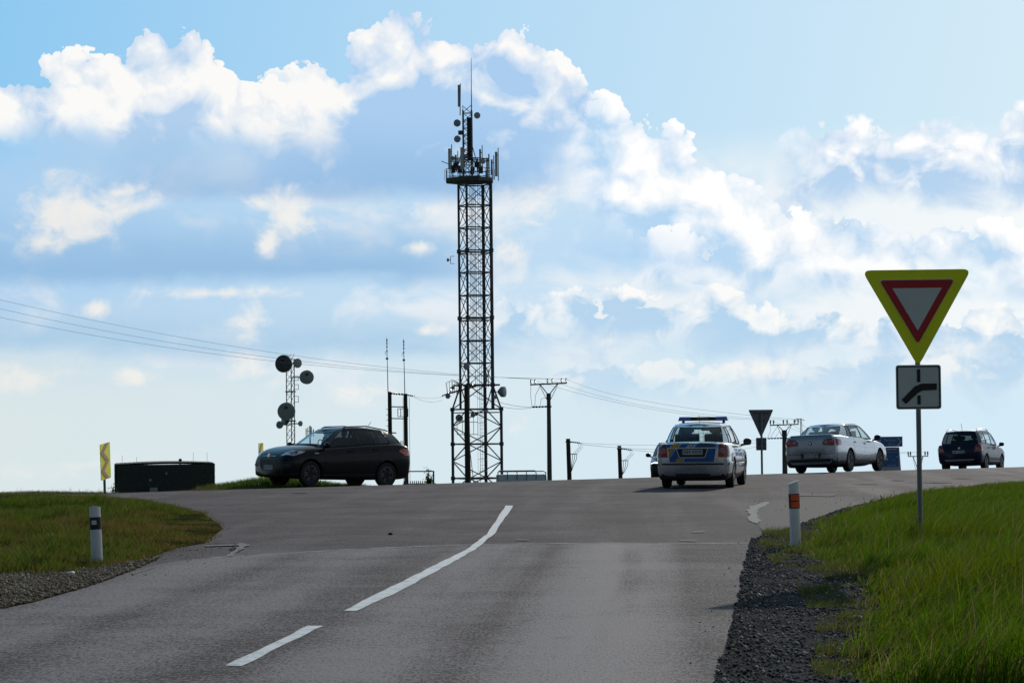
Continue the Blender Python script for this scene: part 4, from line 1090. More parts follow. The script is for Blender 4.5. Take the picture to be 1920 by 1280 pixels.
    dish(862.5, 783, 7.2, -.4, (-.3, -1, 0)); dish(888, 778, 4.6, -.4, (-.1, -1, .1)); dish(894.5, 776, 3.4, -.4, (.3, -1, 0))
    b = MB()
    for px in (858, 868, 889, 897): b.bar((X(px), 0, Z(814)), (X(px), 0, Z(780)), .04)
    b.bar((X(858), 0, Z(814)), (X(897), 0, Z(814)), .05); b.bar((X(858), 0, Z(791)), (X(897), 0, Z(791)), .05)
    b.build('equipment_rack', M_STEEL, t)
    b = MB(); lx2 = X(884)
    for q in (-.16, .16): b.bar((lx2 + q - .4, -.5, Z(812)), (lx2 + q + .25, -1.3, -.3), .04)
    for k in range(14):
        u = k / 13; b.bar((lx2 - .56 + .65 * u, -.5 - .8 * u, Z(812) * (1 - u) - .3 * u), (lx2 - .24 + .65 * u, -.5 - .8 * u, Z(812) * (1 - u) - .3 * u), .03)
    b.build('access_ladder', M_STEEL, t)
tower()

# ------------------------------------------------------------------ dish mast left of the black car
def dish_mast():
    D = 150.0; s = FPX / D; g = onground(546, D); hz = 801.3
    t = thing('dish_mast', 'slim lattice mast carrying round microwave dishes behind the black car', 'mast', g)
    Z = lambda y: EYE + (hz - y) / s - g.z; X = lambda px: (px - 546) / s
    C = [(-.24, -.15), (.02, .30), (.25, -.12)]
    for a, b_ in C: MB().bar((a, b_, -.4), (a, b_, Z(672)), .055).build('leg', M_DARKSTEEL, t)
    b = MB(); z = 0.2; k = 0
    while z < Z(676):
        for i in range(3):
            a, c = C[i], C[(i + 1) % 3]
            b.bar((a[0], a[1], z), (c[0], c[1], z + .42), .022)
            if k % 2 == 0: b.bar((a[0], a[1], z), (c[0], c[1], z), .022)
        z += .42; k += 1
    b.build('lacing', M_DARKSTEEL, t)
    b = MB()
    for y in (734, 789): b.box((0, 0, Z(y)), (.62, .5, .08))
    b.build('collar', M_DARKSTEEL, t)
    b = MB()
    for y in (705, 713, 721, 730, 743, 754): b.bar((.22, -.1, Z(y)), (.52, -.1, Z(y)), .03)
    for y0, y1 in ((705, 713), (721, 730), (743, 754)): b.bar((.5, -.1, Z(y0)), (.5, -.1, Z(y1)), .03)
    b.build('side_brackets', M_DARKSTEEL, t)
    def dish(px, py, r, d, m, y=-.45, drum=.5, mark=False):
        o = Vector((X(px), y, Z(py))); d = Vector(d).normalized(); r = r / s
        p = MB().lathe([(r * .25, -r * drum), (r * .96, -r * drum * .7), (r, 0), (r * .98, r * .04), (r * .6, r * .10), (0, r * .12)], o, d, 28).build('dish', m, t, 35)
        MB().bar(o - d * r * drum * .7, Vector((0, 0, o.z)), .07).build('mounting_arm', M_DARKSTEEL, p)
        if mark:
            ex = d.cross(Vector((0, 0, -1))).normalized(); ez = ex.cross(d) if ex.cross(d).z > 0 else -ex.cross(d)
            q = o + d * (r * .125) + ez * r * .40 - ex * r * .05
            b = MB()
            b.prism([(-.13, .02), (.0, .09), (.13, .05), (.06, 0), (.14, -.06), (.02, -.05), (-.1, -.1), (-.05, -.02)], q, ex, ez, .012)
            b.build('printed_mark', M_SIGNK, p)
    M_DD = mat('dish_dark', (0.075, 0.078, 0.08), 0.6, var=0.12, vs=2)
    M_DL = mat('dish_pale', (0.27, 0.30, 0.31), 0.5, var=0.08, vs=2)
    dish(534.5, 682, 16.6, (-.25, -1, 0), M_DD, -.5, .35, True); dish(560.5, 681, 9, (.8, -1, 0), M_DL, -.2); dish(578, 707.5, 13.2, (.35, -1, .0), M_DL, -.35, .9, True)
    dish(539.5, 771, 16.8, (.12, -1, 0), M_DL, -.55, .4, True); dish(525.5, 796, 7.2, (-.5, -1, 0), M_DL, -.3); dish(565, 794, 5.2, (.9, -.8, 0), M_DL, -.2); dish(535.5, 788, 8, (-.3, -1, .1), M_DISH, -.05)
dish_mast()
# distant panel mast over the windscreen
D = 420.0; s = FPX / D; g = onground(582, D); Z = lambda y: EYE + (801 - y) / s - g.z
t = thing('panel_mast', 'tiny far-off mast with upright panel antennas above the black car bonnet', 'mast', g)
MB().tube([(0, 0, -.5), (0, 0, Z(798))], .14, 8).build('pole', M_STEEL, t)
for x, y0 in ((-.66, 803), (-.35, 801), (.28, 800), (.62, 804)):
    MB().box((x, -.3, (Z(y0) + Z(818)) / 2), (.16, .14, Z(y0) - Z(818))).build('panel_antenna', M_PANEL, t)
MB().box((0, 0, Z(808)), (1.4, .5, .08)).build('crossbar', M_STEEL, t)

# ------------------------------------------------------------------ power poles and wires
def insulator(b, o, h=.24, r=.07):
    b.lathe([(r * .35, 0), (r * .4, h * .2), (r, h * .3), (r * .45, h * .42), (r, h * .55), (r * .45, h * .67), (r * .9, h * .8), (r * .3, h)], o, (0, 0, 1), 10)
def string_ins(b, a, c, r=.06):
    a, c = Vector(a), Vector(c); L = (c - a).length
    prof = [(r * .3, 0)]
    for k in range(5): prof += [(r, L * (k + .35) / 5), (r * .35, L * (k + .8) / 5)]
    b.lathe(prof + [(r * .3, L)], a, c - a, 10)
def t_pole(px, D, ytop, armw, yarm, label, arm_tilt=0.0, wpx=11, stub=None):
    s = FPX / D; g = onground(px, D); hz = 797 - (px - 960) * .01047
    t = thing('power_pole', label, 'power pole', g, 0, 'power poles beyond the crest')
    Z = lambda y: EYE + (hz - y) / s - g.z
    r = wpx / s / 2
    MB().tube([(0, 0, -.8), (0, 0, Z(ytop))], [r * 1.15, r * .85], 12).build('pole', M_CONC, t, 40)
    MB().tube([(0, 0, Z(ytop + 12)), (0, 0, Z(ytop))], [r * 1.02, r * 1.02], 12).build('pole_cap', M_DARKSTEEL, t, 40)
    w = armw / s; za = Z(yarm)
    arm = MB().box((0, 0, za), (w, .11, .09), rotm(arm_tilt, 'Y')).build('crossarm', M_DARKSTEEL, t)
    for sx in (-1, 1):
        MB().bar((sx * w * .24, 0, za), (sx * r * .6, 0, Z(ytop + 1)), .06).build('arm_brace', M_DARKSTEEL, t)
        MB().bar((sx * w * .26, .05, za), (sx * r, .05, Z(ytop + 11)), .035).build('arm_brace', M_DARKSTEEL, t)
    for q in (-.48, -.37, -.03, .10, .35, .48):
        b = MB(); insulator(b, (q * w, 0, za + .04 - q * w * math.tan(arm_tilt)), 8.5 / s, 1.9 / s); b.build('insulator', M_INS, arm, 40)
    tops = [g + Vector((q * w, 0, za + 9 / s)) for q in (-.48, .0, .48)]
    if stub is not None:
        zs = Z(stub)
        MB().box((0, -.05, zs), (2.4 * r, .3, .10)).build('strain_bracket', M_DARKSTEEL, t)
        b = MB(); string_ins(b, (-r, 0, zs), (-r - 28 / s, 0, zs - .02), .075); b.build('strain_insulator', M_INS, t, 40)
        b = MB()
        b.tube([(-.48 * w, 0, za), (-.49 * w, 0, (za + zs) / 2), (-r - 27 / s, 0, zs)], .012, 4); b.tube([(-.2 * w, 0, za), (-.36 * w, 0, (za + zs) / 2), (-r - 22 / s, 0, zs)], .012, 4); b.tube([(-r * .8, 0, Z(ytop + 8)), (-.2 * w, 0, zs + .5), (-r - 12 / s, 0, zs + .1)], .012, 4)
        b.build('jumper_wires', M_WIRE, t)
    return tops, g, Z
topsA, gA, ZA = t_pole(1030.5, 150, 737, 69, 719.5, 'tall power pole with a crossarm right of the lattice tower', R(-2.0), 8.4, 762)
topsB, gB, ZB = t_pole(1472, 195, 806, 54, 796, 'thick power pole with a crossarm just left of the silver sedan', R(-1.5), 9.5, 821)
topsC, gC, ZC = t_pole(1722, 260, 876, 38, 855, 'far power pole whose crossarm shows behind the near sign post', 0, 6)
# twin-legged pole with slender aerial behind it
def lattice_finial(px, D, y0, y1, label):
    s = FPX / D; g = onground(px, D); hz = 797 - (px - 960) * .01047; Z = lambda y: EYE + (hz - y) / s - g.z
    t = thing('signal_mast', label, 'mast', g)
    MB().bar((-.07, 0, -.5), (-.07, 0, Z(y0)), .05).build('leg', M_DARKSTEEL, t); MB().bar((.18, 0, -.5), (.02, 0, Z(y0)), .05).build('leg', M_DARKSTEEL, t)
    b = MB(); b.tube([(-.5, 0, Z(y0 + 6)), (-.42, 0, Z(y0 - 0)), (0, 0, Z(y0)), (.28, 0, Z(y0 + 3))], .035, 5); b.build('hooked_arm', M_DARKSTEEL, t)
lattice_finial(1504, 200, 785, 886, 'slim two-legged mast with a hooked top left of the silver sedan roof')
def cable_pole(px, D, ytop, wpx, label, ya, yb):
    s = FPX / D; g = onground(px, D); hz = 797 - (px - 960) * .01047; Z = lambda y: EYE + (hz - y) / s - g.z
    t = thing('cable_pole', label, 'power pole', g, 0, 'short cable poles beyond the crest')
    r = wpx / s / 2
    MB().tube([(0.10, 0, -.8), (0, 0, Z(ytop))], [r * 1.1, r * .95], 12).build('pole', M_WOOD, t, 40)
    MB().box((0, 0, Z(ytop + 6)), (2.3 * r, .35, .10)).build('strain_bracket', M_DARKSTEEL, t)
    b = MB(); string_ins(b, (r, 0, Z(ytop + 6)), (r + 20 / s, 0, Z(ytop + 8.5)), .06); b.build('strain_insulator', M_INS, t, 40)
    MB().bar((r * .8, 0, Z(ya)), (r + 12 / s, 0, Z(ya)), .05).build('sealing_end_arm', M_DARKSTEEL, t)
    for k, q in enumerate((4, 8, 12)):
        b = MB(); b.tube([(r + q / s, 0, Z(ya)), (r + q / s - .02, 0, Z(ya + 9)), (r + q * .5 / s, 0, Z(ya + 20)), (r + .03, 0, Z(yb))], .018, 5); b.build('cable_tail', M_BLACK, t)
        b = MB(); b.tube([(r + (14 + 3 * k) / s, 0, Z(ytop + 8)), (r + (17 + 3 * k) / s, 0, Z(ytop + 16)), (r + q / s, 0, Z(ya))], .009, 4); b.build('jumper_wire', M_WIRE, t)
    b = MB(); b.tube([(r + .03, .05, Z(yb)), (r + .06, .05, -.2)], .03, 6); b.build('cable_guard', M_DARKSTEEL, t)
    return g + Vector((r + 20 / s, 0, Z(ytop + 8.5)))
endA = cable_pole(1066, 150, 822, 8.2, 'dark cable pole just right of the tall crossarm pole', 851, 885)
endB = cable_pole(1162, 160, 835, 7.6, 'dark cable pole standing left of the police car', 863, 890)
# wooden pole in front of the tower
D = 150.0; s = FPX / D; g = onground(876.5, D); Z = lambda y: EYE + (798 - y) / s - g.z
t = thing('wooden_pole', 'thick brown wooden pole standing in front of the lattice tower', 'power pole', g)
MB().tube([(0.04, 0, -.8), (0, 0, Z(722))], [.20, .15], 12).build('pole', M_WOOD, t, 40)
arm = MB().bar((-1.1, -.2, Z(737)), (.6, .2, Z(724)), .10, .10).build('crossarm', M_DARKSTEEL, t)
for q in (0, .45, .9):
    b = MB(); insulator(b, (-1.0 + q * 1.5, -.18 + q * .34, Z(737) + .08 + q * .38), .28, .06); b.build('insulator', M_INS, arm, 40)
b = MB(); string_ins(b, (-1.1, -.2, Z(737)), (-1.55, -.3, Z(742)), .06); b.build('strain_insulator', M_INS, arm, 40)
b = MB()
for q in (0, .35): b.tube([(-1.2 + q, -.2, Z(738)), (-1.3 + q * 1.2, -.2, Z(717)), (-.9 + q, -.1, Z(711)), (-.4 + q * .5, 0, Z(720))], .010, 4)
b.build('jumper_wires', M_WIRE, arm)
for k in range(6): MB().bar((-.22, 0, Z(822 + 3.2 * k)), (.0, 0, Z(822 + 3.2 * k)), .03).build('climbing_step', M_DARKSTEEL, t)
poleW = g + Vector((0, 0, Z(737)))
# H-frame
D = 140.0; s = FPX / D; g = onground(746, D); Z = lambda y: EYE + (799.2 - y) / s - g.z; X = lambda px: (px - 746) / s
t = thing('twin_pole_structure', 'dark twin-pole transformer structure with two tall whip aerials behind the black car', 'power pole', g)
for px, y0 in ((732, 734), (761.5, 738)):
    MB().tube([(X(px) + .02, 0, -.8), (X(px), 0, Z(y0))], [.13, .115], 12).build('pole', M_WOOD, t, 40)
for px, y0, y1 in ((729, 632, 736), (760.5, 635, 740)):
    w = MB().tube([(X(px), 0, Z(y1)), (X(px - .8), 0, Z((y0 + y1) / 2)), (X(px - 1.6), 0, Z(y0))], [.03, .022, .012], 6).build('whip_aerial', M_STEEL, t)
    b = MB()
    for q in (6, 12, 18, 26, 40): b.box((X(px - 1.3), 0, Z(y0 + q)), (.07 + (.08 if q == 40 else 0), .07, .10))
    for q in (4, 9): b.bar((X(px - 3.2), 0, Z(y0 + q)), (X(px + .6), 0, Z(y0 + q)), .014)
    b.tube([(X(px - 1), 0, Z(y0 + 26)), (X(px - 4.5), 0, Z(y0 + 27)), (X(px - 4.5), 0, Z(y0 + 33))], .012, 4)
    b.bar((X(px - 1.3), 0, Z(y0 + 44)), (X(px - 1.5), 0, Z(y0 + 2)), .03)
    b.build('aerial_elements', M_STEEL, w)
b = MB(); string_ins(b, (X(734), 0, Z(737)), (X(759), 0, Z(739.5)), .075); b.build('insulator_string', M_INS, t, 40)
b = MB(); string_ins(b, (X(764), 0, Z(740.5)), (X(779), 0, Z(743)), .06); b.build('strain_insulator', M_INS, t, 40)
for y in (762, 784): MB().bar((X(731), -.1, Z(y)), (X(766), -.1, Z(y + 1)), .06).build('crossbeam', M_DARKSTEEL, t)
bx_ = MB().box((X(762.5), -.16, Z(774)), (.20, .2, .46)).build('switch_box', M_DARKSTEEL, t)
b = MB()
for a, c in (((747.5, 766), (766.5, 766)), ((747.5, 781), (766.5, 781)), ((747.5, 766), (747.5, 781)), ((766.5, 766), (766.5, 781)), ((753, 766), (753, 781))): b.bar((X(a[0]), -.3, Z(a[1])), (X(c[0]), -.3, Z(c[1])), .04)
b.build('switch_frame', M_DARKSTEEL, t)
for y in (767, 777, 787, 798): MB().bar((X(725.5), 0, Z(y)), (X(732), 0, Z(y)), .035).build('climbing_step', M_DARKSTEEL, t)
for px in (757, 769): MB().tube([(X(px), -.1, Z(745)), (X(px), -.1, .2)], .010, 4).build('earth_wire', M_WIRE, t)
b = MB()
for k in range(4): b.bar((X(752 + k * 2.2), -.1, Z(838)), (X(752 + k * 2.2), -.1, Z(826)), .03)
b.bar((X(751), -.1, Z(836)), (X(764), -.1, Z(836)), .04); b.build('anti_climb_guard', M_DARKSTEEL, t)
endH = g + Vector((X(779), 0, Z(743)))
def wire(pts, r, label, sag=0.0, n=24):
    """catenary-like wire through two ends; sag in metres"""
    a, b_ = Vector(pts[0]), Vector(pts[-1])
    L = [a.lerp(b_, i / n) - Vector((0, 0, 4 * sag * (i / n) * (1 - i / n))) for i in range(n + 1)]
    o = MB().tube(L, r, 5).build('overhead_wire', M_WIRE); return tag(o, label, 'wire', 'overhead wires')
def wire3(p0, pm, p1, r, label, n=30):
    p0, pm, p1 = Vector(p0), Vector(pm), Vector(p1)   # parabola through three points
    L = []
    for i in range(n + 1):
        u = i / n
        L.append(p0 * (2 * (u - .5) * (u - 1)) + pm * (4 * u * (1 - u)) + p1 * (2 * u * (u - .5)))
    o = MB().tube(L, r, 5).build('overhead_wire', M_WIRE); return tag(o, label, 'wire', 'overhead wires')
wire3(at(-120, 533, 110), at(500, 659, 131), topsA[0], .0075, 'uppermost of the three long wires coming in from the left edge')
wire3(at(-120, 550, 112), at(500, 669, 132), topsA[1], .0075, 'middle one of the three long wires coming in from the left edge')
wire3(at(-120, 568, 114), at(500, 675.5, 133), topsA[2], .0075, 'lowest of the three long wires coming in from the left edge')
for k, lb in enumerate(('lowest', 'middle', 'uppermost')):
    wire3(topsA[k], at(1235, (769, 765, 756)[k], 172), topsB[k], .010, lb + ' wire between the two crossarm poles above the police car')
for k, lb in enumerate(('left', 'middle', 'right')):
    wire3(topsB[k], at(1600, 838 + 3 * k, 228), topsC[k], .010, lb + ' wire running on behind the silver sedan to the far crossarm')
wire((endH, poleW + Vector((-1.5, -.3, -.2))), .011, 'short upper wire from the twin-pole structure to the wooden pole', .12)
wire((endH - Vector((0, 0, .06)), poleW + Vector((-1.5, -.2, -.4))), .011, 'short lower wire from the twin-pole structure to the wooden pole', .2)
sA = gA + Vector((-(8.4 / 2 + 28) / (FPX / 150), 0, ZA(762.5)))
wire((poleW + Vector((.5, .2, .1)), sA), .011, 'upper wire from the wooden pole to the strain insulator of the tall pole', .25)
wire((poleW + Vector((.4, .1, -.1)), sA - Vector((0, 0, .05))), .011, 'lower wire from the wooden pole to the strain insulator of the tall pole', .35)
sB = gB + Vector((-(9.5 / 2 + 28) / (FPX / 195), 0, ZB(821.5)))
wire((endA, sB), .011, 'thin upper wire from the cable pole beside the tall crossarm pole', .3)
wire((endA - Vector((0, 0, .08)), sB - Vector((0, 0, .15))), .011, 'thin lower wire from the cable pole beside the tall pole', .5)
wire((endB, sB - Vector((0, 0, .5))), .011, 'thin wire leaving the cable pole left of the police car', .4)

# ------------------------------------------------------------------ van with a roof rack, far below the crest
D = 185.0; s = FPX / D; g = onground(978, D); Z = lambda y: EYE + (797 - y) / s - g.z
t = thing('panel_van', 'pale grey-blue van roof with a pipe rack showing above the crest', 'van', g, R(0))
M_VAN = mat('van_paint', (0.70, 0.78, 0.85), 0.5, var=0.06, vs=2, grime=.2)
L_, H_ = 95 / s, Z(889)
M_RACK = mat('rack_tube', (0.28, 0.27, 0.24), 0.5, 0.3)
bp = roundpoly([(-L_ / 2, .35), (L_ / 2, .35), (L_ / 2, H_ * .55), (L_ / 2 - .06, H_ - .02), (L_ / 2 - .18, H_), (-L_ / 2, H_)], .10, 4)
MB().prism(bp, (0, .9, 0), (1, 0, 0), (0, 0, 1), 1.8).build('body', M_VAN, t, 30)
for k in range(5):
    MB().box((-L_ / 2 + L_ * (k + .5) / 5, -.905, H_ * .72), (L_ / 5 - .1, .012, H_ * .35)).build('side_panel', M_VAN, t)
for sx in (-1, 1):
    for yy in (-.8, .8):
        w = MB().lathe([(.2, -.1), (.33, -.1), (.34, -.06), (.34, .06), (.33, .1), (.2, .1)], (sx * L_ * .30, yy, .34), (0, 1, 0), 20).build('wheel', M_RUBBER, t, 40)
for k in range(6):
    x = -L_ / 2 + .15 + (L_ - .25) * k / 5
    b = MB(); b.tube([(x, -.93, H_ - .38), (x, -.93, H_ + .12), (x - .04, -.85, Z(884.5)), (x - .04, .85, Z(884.5)), (x, .93, H_ + .12), (x, .93, H_ - .38)], .032, 6); b.build('rack_hoop', M_RACK, t)
for yy in (-.75, -.25, .25, .75): MB().tube([(-L_ / 2 + .15, yy, Z(883.5)), (L_ / 2 - .25, yy, Z(883.5)), (L_ / 2 - .05, yy, Z(886.5))], .03, 6).build('rack_rail', M_RACK, t)
b = MB(); b.box((-.35, -.1, Z(882.4)), (L_ * .72, .9, .09)); b.build('planks_on_rack', M_WOOD, t)
# ------------------------------------------------------------------ cars
def pchip(xs, ys, q):
    xs, ys, q = np.asarray(xs, float), np.asarray(ys, float), np.asarray(q, float)
    h = np.diff(xs); d = np.diff(ys) / h; m = np.zeros(len(xs)); m[0], m[-1] = d[0], d[-1]
    for i in range(1, len(xs) - 1):
        if d[i - 1] * d[i] > 0:
            w1, w2 = 2 * h[i] + h[i - 1], h[i] + 2 * h[i - 1]; m[i] = (w1 + w2) / (w1 / d[i - 1] + w2 / d[i])
    i = np.clip(np.searchsorted(xs, q) - 1, 0, len(h) - 1); t = (q - xs[i]) / h[i]
    t = np.clip(t, 0, 1)
    return ys[i] * (1 + 2 * t) * (1 - t) ** 2 + h[i] * m[i] * t * (1 - t) ** 2 + ys[i + 1] * t * t * (3 - 2 * t) + h[i] * m[i + 1] * t * t * (t - 1)
def paint(name, col, metal=0.0, rough=0.32, coat=1.0, grime=0.12, spec=0.5):
    m = mat(name, col, rough, metal, var=0.04, vs=30, coat=coat, grime=grime, spec=spec); return m
M_GLASS = glass_mat('car_glass', (0.74, 0.80, 0.79)); M_TINT = glass_mat('tinted_glass', (0.10, 0.12, 0.13)); M_LENS = glass_mat('lamp_lens', (0.75, 0.8, 0.85))
M_INT = mat('car_interior', (0.02, 0.02, 0.022), 0.8); M_TRIM = mat('grey_trim', (0.05, 0.052, 0.056), 0.6)
M_CHROME = mat('chrome', (0.55, 0.56, 0.58), 0.15, 1.0); M_RIM_S = mat('alloy_rim', (0.32, 0.33, 0.34), 0.35, 0.8); M_RIM_D = mat('dark_rim', (0.14, 0.14, 0.15), 0.3, 0.8)
M_REDL = mat('tail_lamp_red', (0.26, 0.004, 0.008), 0.15, var=0.15, vs=18, coat=1.0); M_REDL2 = mat('tail_lamp_clear', (0.40, 0.14, 0.14), 0.15, coat=1.0); M_REDB = mat('tail_lamp_bright', (0.62, 0.02, 0.015), 0.15, coat=1.0)
M_PLATE = mat('number_plate', (0.55, 0.55, 0.53), 0.5, var=.04); M_EU = mat('plate_band_blue', (0.02, 0.05, 0.30), 0.5)
M_HEAD = mat('headlamp_reflector', (0.45, 0.46, 0.50), 0.2, 0.6, var=0.4, vs=25, coat=1.0); M_DRL = mat('daytime_lamp', (0.9, 0.9, 0.92), 0.3, emit=(1, 1, 1, 2.0))
M_PBLUE = mat('livery_blue', (0.002, 0.10, 0.34), 0.4, var=.05); M_PYEL = mat('livery_yellow', (0.62, 0.33, 0.01), 0.4, var=.06); M_BLUEL = mat('beacon_blue', (0.015, 0.12, 0.75), 0.12, coat=1.0, var=.3, vs=12)
M_AMBER = mat('message_panel_amber', (0.10, 0.075, 0.03), 0.3, coat=.5)

M_MIRR = mat('mirror_dark', (0.03, 0.035, 0.04), 0.12, 0.0)
class Car:
    def __init__(s, name, label, spec):
        s.sp = spec; s.root = thing(name, label, 'car')
        s.P = paint(spec['paint'], spec['col'], spec.get('metal', 0.0), spec.get('rough', .3), spec.get('coat', 1.0), .06, spec.get('spec', .5))
        s.body(); s.cabin(); s.wheels(); s.inside(); s.doors(); s.mirrors()
    def body(s):
        st = sorted(s.sp['st']); xs = [a[0] for a in st]
        q = np.unique(np.concatenate([np.linspace(xs[0], xs[-1], 46), np.array(xs)]))
        w, zb, zs, zt = (pchip(xs, [a[i] for a in st], q) for i in (1, 2, 3, 4))
        s.zs = lambda x: float(pchip(xs, [a[3] for a in st], [x])[0]); s.hw = lambda x: float(pchip(xs, [a[1] for a in st], [x])[0])
        rings = []
        for x, W, B, S, T in zip(q, w, zb, zs, zt):
            H = S - B
            ctl = [(0, B), (.55 * W, B), (.86 * W, B + .01), (.955 * W, B + .10 * H), (.985 * W, B + .30 * H), (W, B + .52 * H), (.992 * W, B + .74 * H), (.968 * W, B + .90 * H), (.935 * W, S - .012), (.88 * W, S + (T - S) * .25), (.70 * W, S + (T - S) * .72), (.40 * W, T - .005), (0, T)]
            c = np.array(ctl); u = np.arange(len(c)); qq = np.linspace(0, len(c) - 1, 25)
            y = pchip(u, c[:, 0], qq); z = pchip(u, c[:, 1], qq)
            half = list(zip(y, z)); rings.append([(x, a, b) for a, b in half] + [(x, -a, b) for a, b in half[-2:0:-1]])
        n = len(rings[0]); V = [v for r_ in rings for v in r_]
        F = [(i * n + k, i * n + (k + 1) % n, (i + 1) * n + (k + 1) % n, (i + 1) * n + k) for i in range(len(rings) - 1) for k in range(n)]
        F += [tuple(range(n))[::-1], tuple((len(rings) - 1) * n + k for k in range(n))]
        mb = MB().add(V, F); me = mb.mesh('body', s.P); me.materials.append(M_BLACK if not s.sp.get('lower') else s.sp['lower']); me.materials.append(M_INT)
        o = link('body', me, s.root)
        r = s.sp['r']; cut = MB()
        for sx in (-1, 1):
            for sy in (-1, 1):
                W = s.hw(sx * s.sp['wb'] / 2)
                cut.lathe([(r + .055, -.17), (r + .055, .17)], (sx * s.sp['wb'] / 2, sy * (W - .09), r + .01), (0, 1, 0), 36)
        ce = cut.mesh('cut', None)
        for m in (s.P, me.materials[1], M_INT): ce.materials.append(m)
        for p in ce.polygons: p.material_index = 2
        co = link('cut', ce)
        md = o.modifiers.new('b', 'BOOLEAN'); md.object = co; md.operation = 'DIFFERENCE'; md.solver = 'EXACT'
        dg = bpy.context.evaluated_depsgraph_get(); dg.update()
        nm = bpy.data.meshes.new_from_object(o.evaluated_get(dg)); o.modifiers.clear()
        bpy.data.objects.remove(co); o.data = nm; nm.name = 'body'
        c0, c1 = s.sp['cols'][0][0], s.sp['cols'][-1][0]
        for p in nm.polygons:
            c = p.center
            if p.material_index == 2: continue
            if c.z < s.sp['zlow'] : p.material_index = 1  # lower trim; on the silver cars its black also stands for underbody shade
            elif p.normal.z > .6 and c1 + .06 < c.x < c0 - .1 and abs(c.y) < s.hw(c.x) * .86 and c.z > .7: p.material_index = 2
        nm.shade_smooth(); nm.set_sharp_from_angle(angle=R(38))
        s.bodyo = o
        bm = bmesh.new(); bm.from_mesh(nm); bmesh.ops.triangulate(bm, faces=bm.faces[:]); s.bvh = BVHTree.FromBMesh(bm); bm.free()
    def cabin(s):
        sp = s.sp; cols = sp['cols']; segs = sp['segs']
        rx = [a[0] for a in sp['roof']]; rz = [a[1] for a in sp['roof']]
        zr = lambda x: float(pchip(rx, rz, [x])[0]); zb = sp.get('zbelt') or (lambda x: s.zs(x) + .0)
        NV = 8; vs = np.linspace(0, 1, NV + 1); g0, g1 = 1, NV - 1 if not sp.get('frameless') else NV
        pts = []           # dense columns: (segment index, belt, roof, out)
        for i in range(len(cols) - 1):
            a, b_ = cols[i], cols[i + 1]; nsub = 7 if i in (0, len(cols) - 2) else (5 if segs[i] in ('glass', 'tint') else 2)
            for k in range(nsub):
                u = k / nsub
                if i == 0: f = (u ** 2, u)            # bowed windscreen: x falls off with the square
                elif i == len(cols) - 2: f = (1 - (1 - u) ** 2, u)
                else: f = (u, u)
                pts.append((i, (a[0] + (b_[0] - a[0]) * f[0], a[1] + (b_[1] - a[1]) * f[1]), (a[2] + (b_[2] - a[2]) * f[0], a[3] + (b_[3] - a[3]) * f[1])))
        pts.append((len(cols) - 2, cols[-1][:2], cols[-1][2:]))
        n = len(pts); grid = []
        for j, (i, B, T) in enumerate(pts):
            p0, p1 = pts[max(j - 1, 0)][1], pts[min(j + 1, n - 1)][1]
            tx, ty = p1[0] - p0[0], p1[1] - p0[1]; L = math.hypot(tx, ty) or 1; nx, ny = ty / L, -tx / L
            if j == 0: nx, ny = 1, 0
            if j == n - 1: nx, ny = -1, 0
            zB, zT = zb(B[0]) - .015, zr(T[0]); col = []
            for v in vs:
                bu = sp.get('bulge', .035) * 4 * v * (1 - v) * (1.0 if 0 < j < n - 1 else 1)
                col.append((B[0] + (T[0] - B[0]) * v + nx * bu, B[1] + (T[1] - B[1]) * v + ny * bu * (0 if j in (0, n - 1) else 1), zB + (zT - zB) * v))
            grid.append(col)
        s.grid = grid
        shell = MB(); panes = {}
        for sy in (1, -1):
            for j in range(n - 1):
                seg = pts[j][0]; kind = segs[seg]
                for k in range(NV):
                    q = [grid[j][k], grid[j + 1][k], grid[j + 1][k + 1], grid[j][k + 1]]; q = [(a, b_ * sy, c) for a, b_, c in q]
                    if kind in ('glass', 'tint') and g0 <= k < g1:
                        key = (seg, 0 if seg in (0, len(cols) - 2) else sy); panes.setdefault(key, MB()).add(q, [(0, 1, 2, 3)])
                    else: shell.add(q, [(0, 1, 2, 3)])
            # roof skin
            m = 7; crown = sp.get('crown', .035)
            rows = [[(T[0], T[1] * sy * t, zr(T[0]) + crown * (1 - t * t) * (1 if 0 < j < n - 1 else 0)) for t in np.linspace(0, 1, m)] for j, (i, B, T) in enumerate(pts)]
            for j in range(n - 1):
                for k in range(m - 1): shell.add([rows[j][k], rows[j][k + 1], rows[j + 1][k + 1], rows[j + 1][k]], [(0, 1, 2, 3)])
        s.shell = shell.build('cabin_shell', s.P, s.root, 40)
        # pillars next to glass are black trim where the spec says so
        for (seg, sy), mb in sorted(panes.items()):
            nm = 'windscreen' if seg == 0 else ('rear_window' if seg == len(cols) - 2 else 'side_window')
            pane = mb.build(nm, M_TINT if segs[seg] == 'tint' else M_GLASS, s.root, 60)
            # rubber surround
            bm = bmesh.new(); bm.from_mesh(pane.data); edge = [(e.verts[0].co.copy(), e.verts[1].co.copy()) for e in bm.edges if e.is_boundary]; bm.free()
            b = MB()
            for a, c in edge: b.bar(a, c, .022, .012)
            b.build('window_seal', M_BLACK, pane)
        if sp.get('blackpillars'):
            for sy in (1, -1):
                for sg in [i for i, kk in enumerate(segs) if kk == 'black']:
                    b = MB()
                    for j in [j for j in range(n - 1) if pts[j][0] == sg]:
                        for k in range(g0, g1):
                            q = [grid[j][k], grid[j + 1][k], grid[j + 1][k + 1], grid[j][k + 1]]; b.add([(a, (b_ + .004) * sy, c) for a, b_, c in q], [(0, 1, 2, 3)])
                    b.build('pillar_trim', M_BLACK, s.root)
        s.zr = zr
